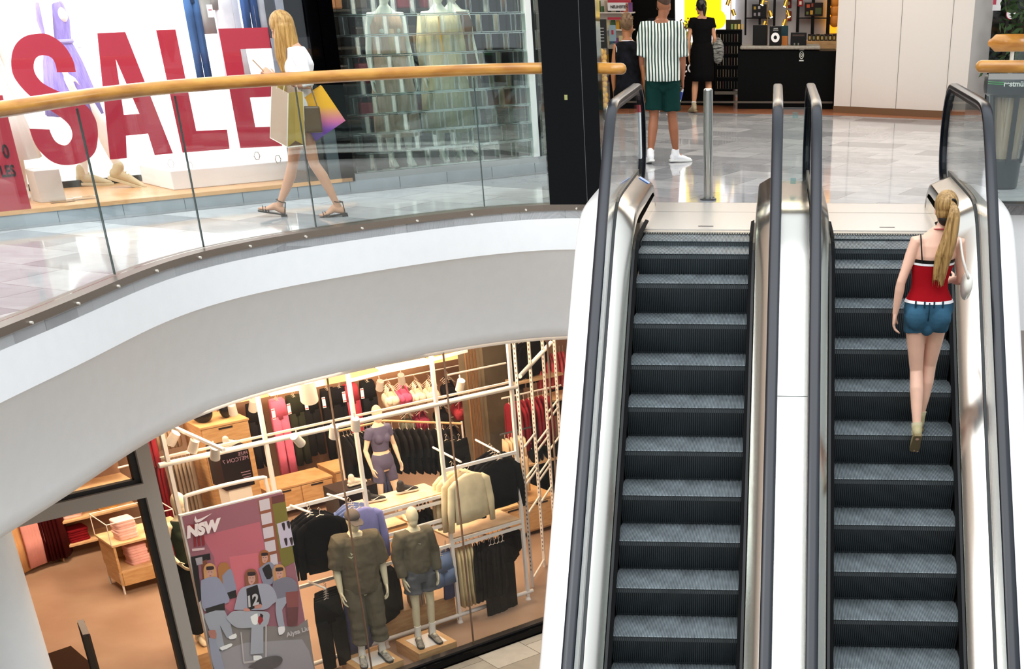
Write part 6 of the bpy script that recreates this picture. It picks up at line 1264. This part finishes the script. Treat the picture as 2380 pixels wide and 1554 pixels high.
pr_('7a2028', [(215, 325), (300, 322), (310, 350), (225, 372)])
pr_('c0a8ac', [(242, 530), (350, 520), (350, 540), (245, 552)])
# printed figures: back woman, left woman, right woman, man, centre
def head_(x, y, k, hair_c, face=True):
    pr_(hair_c, [(x-42*k, y+60*k), (x-46*k, y-10*k), (x-20*k, y-46*k), (x+24*k, y-44*k), (x+46*k, y-4*k), (x+50*k, y+70*k), (x+34*k, y+110*k), (x-30*k, y+120*k)], 3)
    if face:
        pr_('b08478', [(x-22*k, y-4*k), (x+20*k, y-8*k), (x+28*k, y+30*k), (x+6*k, y+62*k), (x-18*k, y+50*k)], 3); pr_('2c1c20', [(x-26*k, y-24*k), (x+24*k, y-28*k), (x+28*k, y-4*k), (x-24*k, y+2*k)], 2)
        for dx in (-9, 12): pr_('33242a', [(x+(dx-5)*k, y+14*k), (x+(dx+5)*k, y+13*k), (x+(dx+5)*k, y+17*k), (x+(dx-5)*k, y+18*k)])
        pr_('8a3a40', [(x-4*k, y+42*k), (x+10*k, y+40*k), (x+9*k, y+45*k), (x-3*k, y+47*k)])
head_(515, 700, 1.1, '96643a', False); pr_('7c7f92', [(500, 760), (570, 700), (605, 800), (620, 900), (560, 960), (520, 930)], 3); pr_('17141a', [(540, 905), (615, 880), (625, 940), (565, 960)])
head_(860, 590, 1.0, '8a5230'); pr_('77788a', [(810, 700), (900, 640), (960, 700), (960, 800), (860, 840)], 3); pr_('141218', [(840, 700), (900, 660), (930, 760), (880, 790)], 2)
head_(395, 710, 1.15, 'b08458'); pr_('80849a', [(320, 800), (400, 770), (480, 790), (560, 960), (520, 1000), (350, 1060), (318, 900)], 3); pr_('17151b', [(355, 1040), (520, 990), (525, 1060), (370, 1085)])
pr_('8e929e', [(350, 1085), (520, 1055), (590, 1260), (540, 1290), (480, 1180), (520, 1370), (470, 1380), (360, 1150)], 2); pr_('d6d2d2', [(480, 1370), (575, 1335), (580, 1360), (500, 1395)], 2); pr_('d6d2d2', [(555, 1280), (615, 1250), (620, 1290), (565, 1300)], 2)
head_(985, 720, 1.15, 'a87a50'); pr_('6c6a78', [(930, 810), (1040, 770), (1120, 800), (1140, 890), (1060, 970), (940, 960)], 3); pr_('8d909c', [(960, 960), (1080, 940), (1010, 1050), (1035, 1200), (985, 1210), (955, 1060)], 2); pr_('d0ccce', [(975, 1200), (1030, 1190), (1030, 1240), (985, 1265)], 2)
pr_('7a4444', [(1040, 900), (1150, 890), (1150, 1030), (1050, 1040)]); pr_('5c3438', [(1045, 1030), (1150, 1025), (1140, 1180), (1060, 1190)])
head_(748, 760, 1.2, '7a4a34'); pr_('8e8f9e', [(600, 1050), (640, 900), (700, 850), (850, 825), (930, 860), (968, 960), (930, 1000), (850, 1050)], 3); pr_('141218', [(705, 870), (800, 835), (840, 1010), (720, 1060)], 1)
pr_('9496a0', [(530, 1120), (600, 1060), (760, 1060), (890, 1070), (900, 1130), (870, 1190), (760, 1200), (620, 1200)], 3); pr_('9496a0', [(750, 1180), (850, 1160), (850, 1420), (740, 1430)], 1); pr_('8a2026', [(790, 1130), (840, 1080), (850, 1140), (820, 1180)], 1); pr_('141218', [(820, 1080), (850, 1095), (846, 1120), (828, 1110)]); pr_('ded8d4', [(740, 1110), (800, 1080), (800, 1170), (760, 1170)], 2)
pr_('d8d4d2', [(765, 1440), (830, 1440), (835, 1470), (775, 1500)], 2); pr_('b07a70', [(690, 1035), (730, 1040), (735, 1062), (680, 1060)], 2); pr_('b07a70', [(775, 1015), (830, 1000), (835, 1030), (780, 1040)], 2)
pr_('a8a2a0', [(655, 1240), (665, 1240), (690, 1490), (680, 1500)]); pr_('a8a2a0', [(868, 1180), (880, 1180), (880, 1470), (866, 1480)]); pr_('a8a2a0', [(682, 1492), (870, 1470), (866, 1484), (684, 1508)])
pr_('4e4a4c', [(720, 1540), (820, 1470), (960, 1440), (1015, 1470), (980, 1530), (860, 1570)], 3); pr_('868a9c', [(385, 1290), (440, 1300), (520, 1560), (450, 1600), (400, 1420)], 2); pr_('9c6a60', [(380, 1230), (440, 1220), (450, 1290), (400, 1290)], 2)
pr_('d8c6c8', [(272, 250), (262, 285), (275, 308), (310, 302), (416, 226), (325, 270), (286, 282), (278, 270)])
PM.build('printed_picture', pm_list, ps_)
def ptext(tx, size, x0, y0, c, **k):
    a = att(380+x0*.2729, 1130+y0*.2729, PT-.0003*(LAY[0]+6)); return text_mesh(tx, size, a, UU, (0, 0, 1), M('poster_'+c, c, .55), 'printed_lettering', ps_, depth=.0005, **k)
ptext('NSW', .155, 200, 436, 'd8c6c8', bold=.012, sx=.95, shear=.25); ptext('Alysa Liu', .075, 1050, 1282, 'd0c8cc', bold=.002); ptext('12', .17, 705, 1030, 'd0ccd0', bold=.006, sx=.85, shear=.15)
# ---- ceiling track with spotlights
def track(a, b, lb): return MB().bar(a, b, .035, .03).build('light_track', pw, label=lb, cat='light track')
tz = -1.95
track(atz(372, 978, tz), atz(520, 1045, tz), 'white light track slanting above the poster'); track(atz(810, 1005-120, tz), atz(1085, 815, tz), 'white light track slanting near the concrete pillar')
sp_g = M('spot_glow', 'ffe0b8', .5, emit=16); spm = M('spot_body', 'cfc4b8', .45)
for i, (x, y, z, dx, on) in enumerate(((402, 1018, -2.0, -1, 1), (450, 1035, -2.05, -.4, 1), (500, 1052, -2.1, 0, 1), (540, 950, -2.2, .4, 1), (588, 942, -2.3, 0, 1), (692, 1022, -2.1, .8, 0), (776, 1003, -2.05, 0, 0), (826, 985, -2.0, .1, 0), (883, 895, -2.6, 0, 1), (933, 880, -2.6, .5, 1), (1070, 895, -2.1, 0, 1), (715, 905, -1.75, .2, 0))):
    p_ = atz(x, y, z); d = (UU*dx*.6+NN*.5+V((0, 0, -1))).normalized() if on else (UU*dx*.8+NN*.3+V((0, 0, -.8))).normalized()
    k = 1.9 if i == 11 else 1
    e = empty('spotlight', p_, label='white spotlight hanging %s' % ['at the left end of the track over the poster', 'second on the track over the poster', 'at the lower end of the track over the poster', 'before the tall wooden cabinet', 'shining over the left leggings', 'turned away before the dark leggings', 'under the cross tube near the red leggings', 'under the cross tube beside the purple mannequin', 'above the cream sports bras', 'above the pink sports bra', 'beside the concrete pillar', 'close and large above the dark leggings'][i], cat='spotlight')
    MB().tube([p_-d*.07*k, p_+d*.07*k], [.045*k, .05*k], 18).build('lamp_body', spm, e, smooth='auto')
    if on: MB().tube([p_+d*.071, p_+d*.074], .042, 16).build('lamp_glow', sp_g, e)
    MB().tube([p_-d*.02, V((p_.x, p_.y, p_.z+.12))], .008, 6).build('bracket', spm, e)
# ---- entrance: mat and security gate
a, b, c, d = atz(112, 1520, ZL), atz(165, 1502, ZL), atz(215, 1545, ZL), atz(150, 1620, ZL)
MB().prism([a, d, c+(d-a)*.3, c, b], (0, 0, .012)).build('entrance_mat', M('dark_mat', '2e1c12', .9), label='dark brown entrance mat at the store door', cat='mat')
ga = atz(235, 1700, ZL); p0 = atz(188, 1445, ZL+1.5); sg = empty('security_gate', (p0.x, p0.y, ZL), label='narrow black-framed security gate at the store door', cat='security gate')
gx = V((.55, -.84, 0)).normalized(); q0 = V((p0.x, p0.y, ZL))
for o_ in (0, .34): MB().bar(q0+gx*o_, q0+gx*o_+V((0, 0, 1.5)), .05, .05, up=(1, 0, 0)).build('upright', M('frame_black'), sg)
MB().bar(q0+V((0, 0, 1.5))-gx*.02, q0+gx*.36+V((0, 0, 1.5)), .06, .03).build('top_bar', M('frame_brown', '3a2420', .4), sg)
MB().bar(q0+gx*.02+V((0, 0, .8)), q0+gx*.32+V((0, 0, .8)), .006, 1.3).build('clear_panel', acr, sg); MB().bar(q0+gx*.04+V((0, 0, .95)), q0+gx*.3+V((0, 0, .95)), .008, .14).build('red_notice', M('red_notice', 'b03a22', .5), sg)
# ---------------------------------------------------------------- figures and clothes in the upper shop windows
lilac = M('lilac_dress', 'a094d4', .8, c2='8a7cc0', nscale=5, stretch=(8, 8, 1), bump=.3, bscale=14); ivory_c = M('ivory_cloth', 'f4eee6', .85, bump=.2, bscale=10)
ps = dict(anL=V((-.10, -.05, .085)), anR=V((.10, .28, .12)), knR=V((.10, .2, .5)), ftR=V((0, 1, -.35)), ftL=V((0, 1, -.05)), elL=V((-.3, -.1, 1.18)), wrL=V((-.2, .05, 1.05)))
q = atz(212, 432, .15); q = V((q.x, q.y, .145))
e, J, s = figure('mannequin', 'white mannequin in a long lilac dress behind the red letter S', q, AW-pi/2-.5, 2.08, False, ps, 'f4ece2', cat='mannequin', mannequin=True, voxel=.009)
mb = MB(); mb.loft([(V((0, 0, z))*s, rx*s, ry*s, f_) for z, rx, ry, f_ in ((.56, .26, .22, .06), (.7, .23, .2, .05), (.95, .19, .15, .03), (1.1, .13, .10, .02), (1.25, .155, .125, 0), (1.36, .155, .105, 0), (1.43, .12, .07, 0))], 40, fk=11); mb.build('dress', lilac, e, world=False, smooth=True)
mb = MB(); mb.tube([V((.134*cos(a), .105*sin(a), 1.10))*s for a in [2*pi*k/20 for k in range(21)]], .02, 8); mb.limb([V((0, .11, 1.10)), V((.08, .16, .95)), V((.1, .17, .8))], [.012, .018, .02], 6); mb.build('sash', M('lilac_sash', 'a39cd0', .8), e, world=False)
bs = [M('beige_runner', 'cbb892', .7), M('beige_runner_sole', 'd8c8a4', .6)]
for k in 'LR': shoe(e, J['an'+k]*s, J['ft'+k], s, bs, 'beige_sneaker', 1.1)
q = att(30, 430, .75); q = V((q.x, q.y, .145))
e, J, s = figure('mannequin', 'white mannequin in a pale ivory dress at the far left of the sale window', q, AW-pi-.3, 1.78, False, {}, 'f4ece2', cat='mannequin', mannequin=True, voxel=.009)
mb = MB(); mb.loft([(V((0, 0, z))*s, rx*s, ry*s, f_) for z, rx, ry, f_ in ((.35, .30, .26, .07), (.7, .24, .2, .05), (1.05, .15, .12, .02), (1.25, .165, .13, 0), (1.43, .13, .08, 0))], 40, fk=12); mb.build('dress', ivory_c, e, world=False, smooth=True)
for kind, c, s_, t_, z, l_, w_, lb in (('pants', '3f5f8c', -1.41, .55, 2.05, .98, .17, 'pair of blue jeans hanging in the shop window over the letter L'), ('tee', 'b8b4ae', -1.27, .6, 2.05, .55, .22, 'grey top hanging beside the blue jeans in the shop window'), ('pants', '39568a', -.80, .55, 2.1, .62, .2, 'blue denim hanging at the top over the letter E'), ('dress', 'e4e6ee', -.62, .6, 2.2, .75, .3, 'white draped garment at the right end of the sale window'), ('dress', 'f0f0f4', -1.0, .65, 2.2, 1.2, .3, 'long white garment hanging behind the letter E')):
    put(kind, c, s_, t_, z, .15, lb, None, w_, l_)
e = empty('swing_tag', S(-1.24, .5, 1.72), label='white paper swing tag on the grey top in the window', cat='tag'); MB().box(S(-1.24, .52, 1.70), (.06, .003, .11), rz=AW).build('paper', sw, e); MB().box(S(-1.24, .517, 1.71), (.035, .003, .006), rz=AW).build('red_print', red, e)
for s_, t_, c, lb, kind in ((.69, .42, 'c4a898', 'mannequin in a long dusty pink outfit behind the glass bricks', 0), (1.42, .5, 'c8bc9c', 'mannequin in a long cream coat behind the glass bricks', 1), (2.0, 1.1, '5a4436', 'mannequin in a dark brown dress behind the glass bricks at the right', 2)):
    e, J, s = figure('mannequin', lb, S(s_, t_, .15), AW-pi-.25, 1.84, False, {}, 'e6e8e2', cat='mannequin', mannequin=True, voxel=.01); m_ = M('coat_'+c, c, .85, noise=.1, nscale=6, stretch=(6, 6, 1), bump=.3, bscale=14)
    mb = MB(); w_ = 1.15 if kind else 1.0
    mb.loft([(V((0, 0, z))*s, rx*s*w_, ry*s*w_, f_) for z, rx, ry, f_ in ((.30, .25, .20, .06), (.7, .23, .19, .05), (1.0, .19, .15, .02), (1.15, .17, .13, .01), (1.32, .19, .14, 0), (1.43, .15, .09, 0))], 36, fk=10)
    if kind == 1:
        for k in 'LR': mb.tube([J['sh'+k]*s, J['el'+k]*s, J['el'+k]*s+V((0, .03, -.2))], [.075, .07, .065], 14)
    mb.build('coat' if kind else 'dress', m_, e, world=False, smooth=True)
    if kind == 0: MB().loft([(V((0, .10, z))*s, .05*s, .05*s) for z in (.9, 1.1, 1.3)], 12).build('scarf', M('scarf_beige', 'bfa890', .8), e, world=False, smooth=True)
    if kind == 1: MB().tube([V((.06, .17, 1.4))*s, V((.05, .19, 1.0))*s], .01, 6).build('yellow_ribbon', M('yellow_ribbon', 'd8a020', .6), e, world=False)
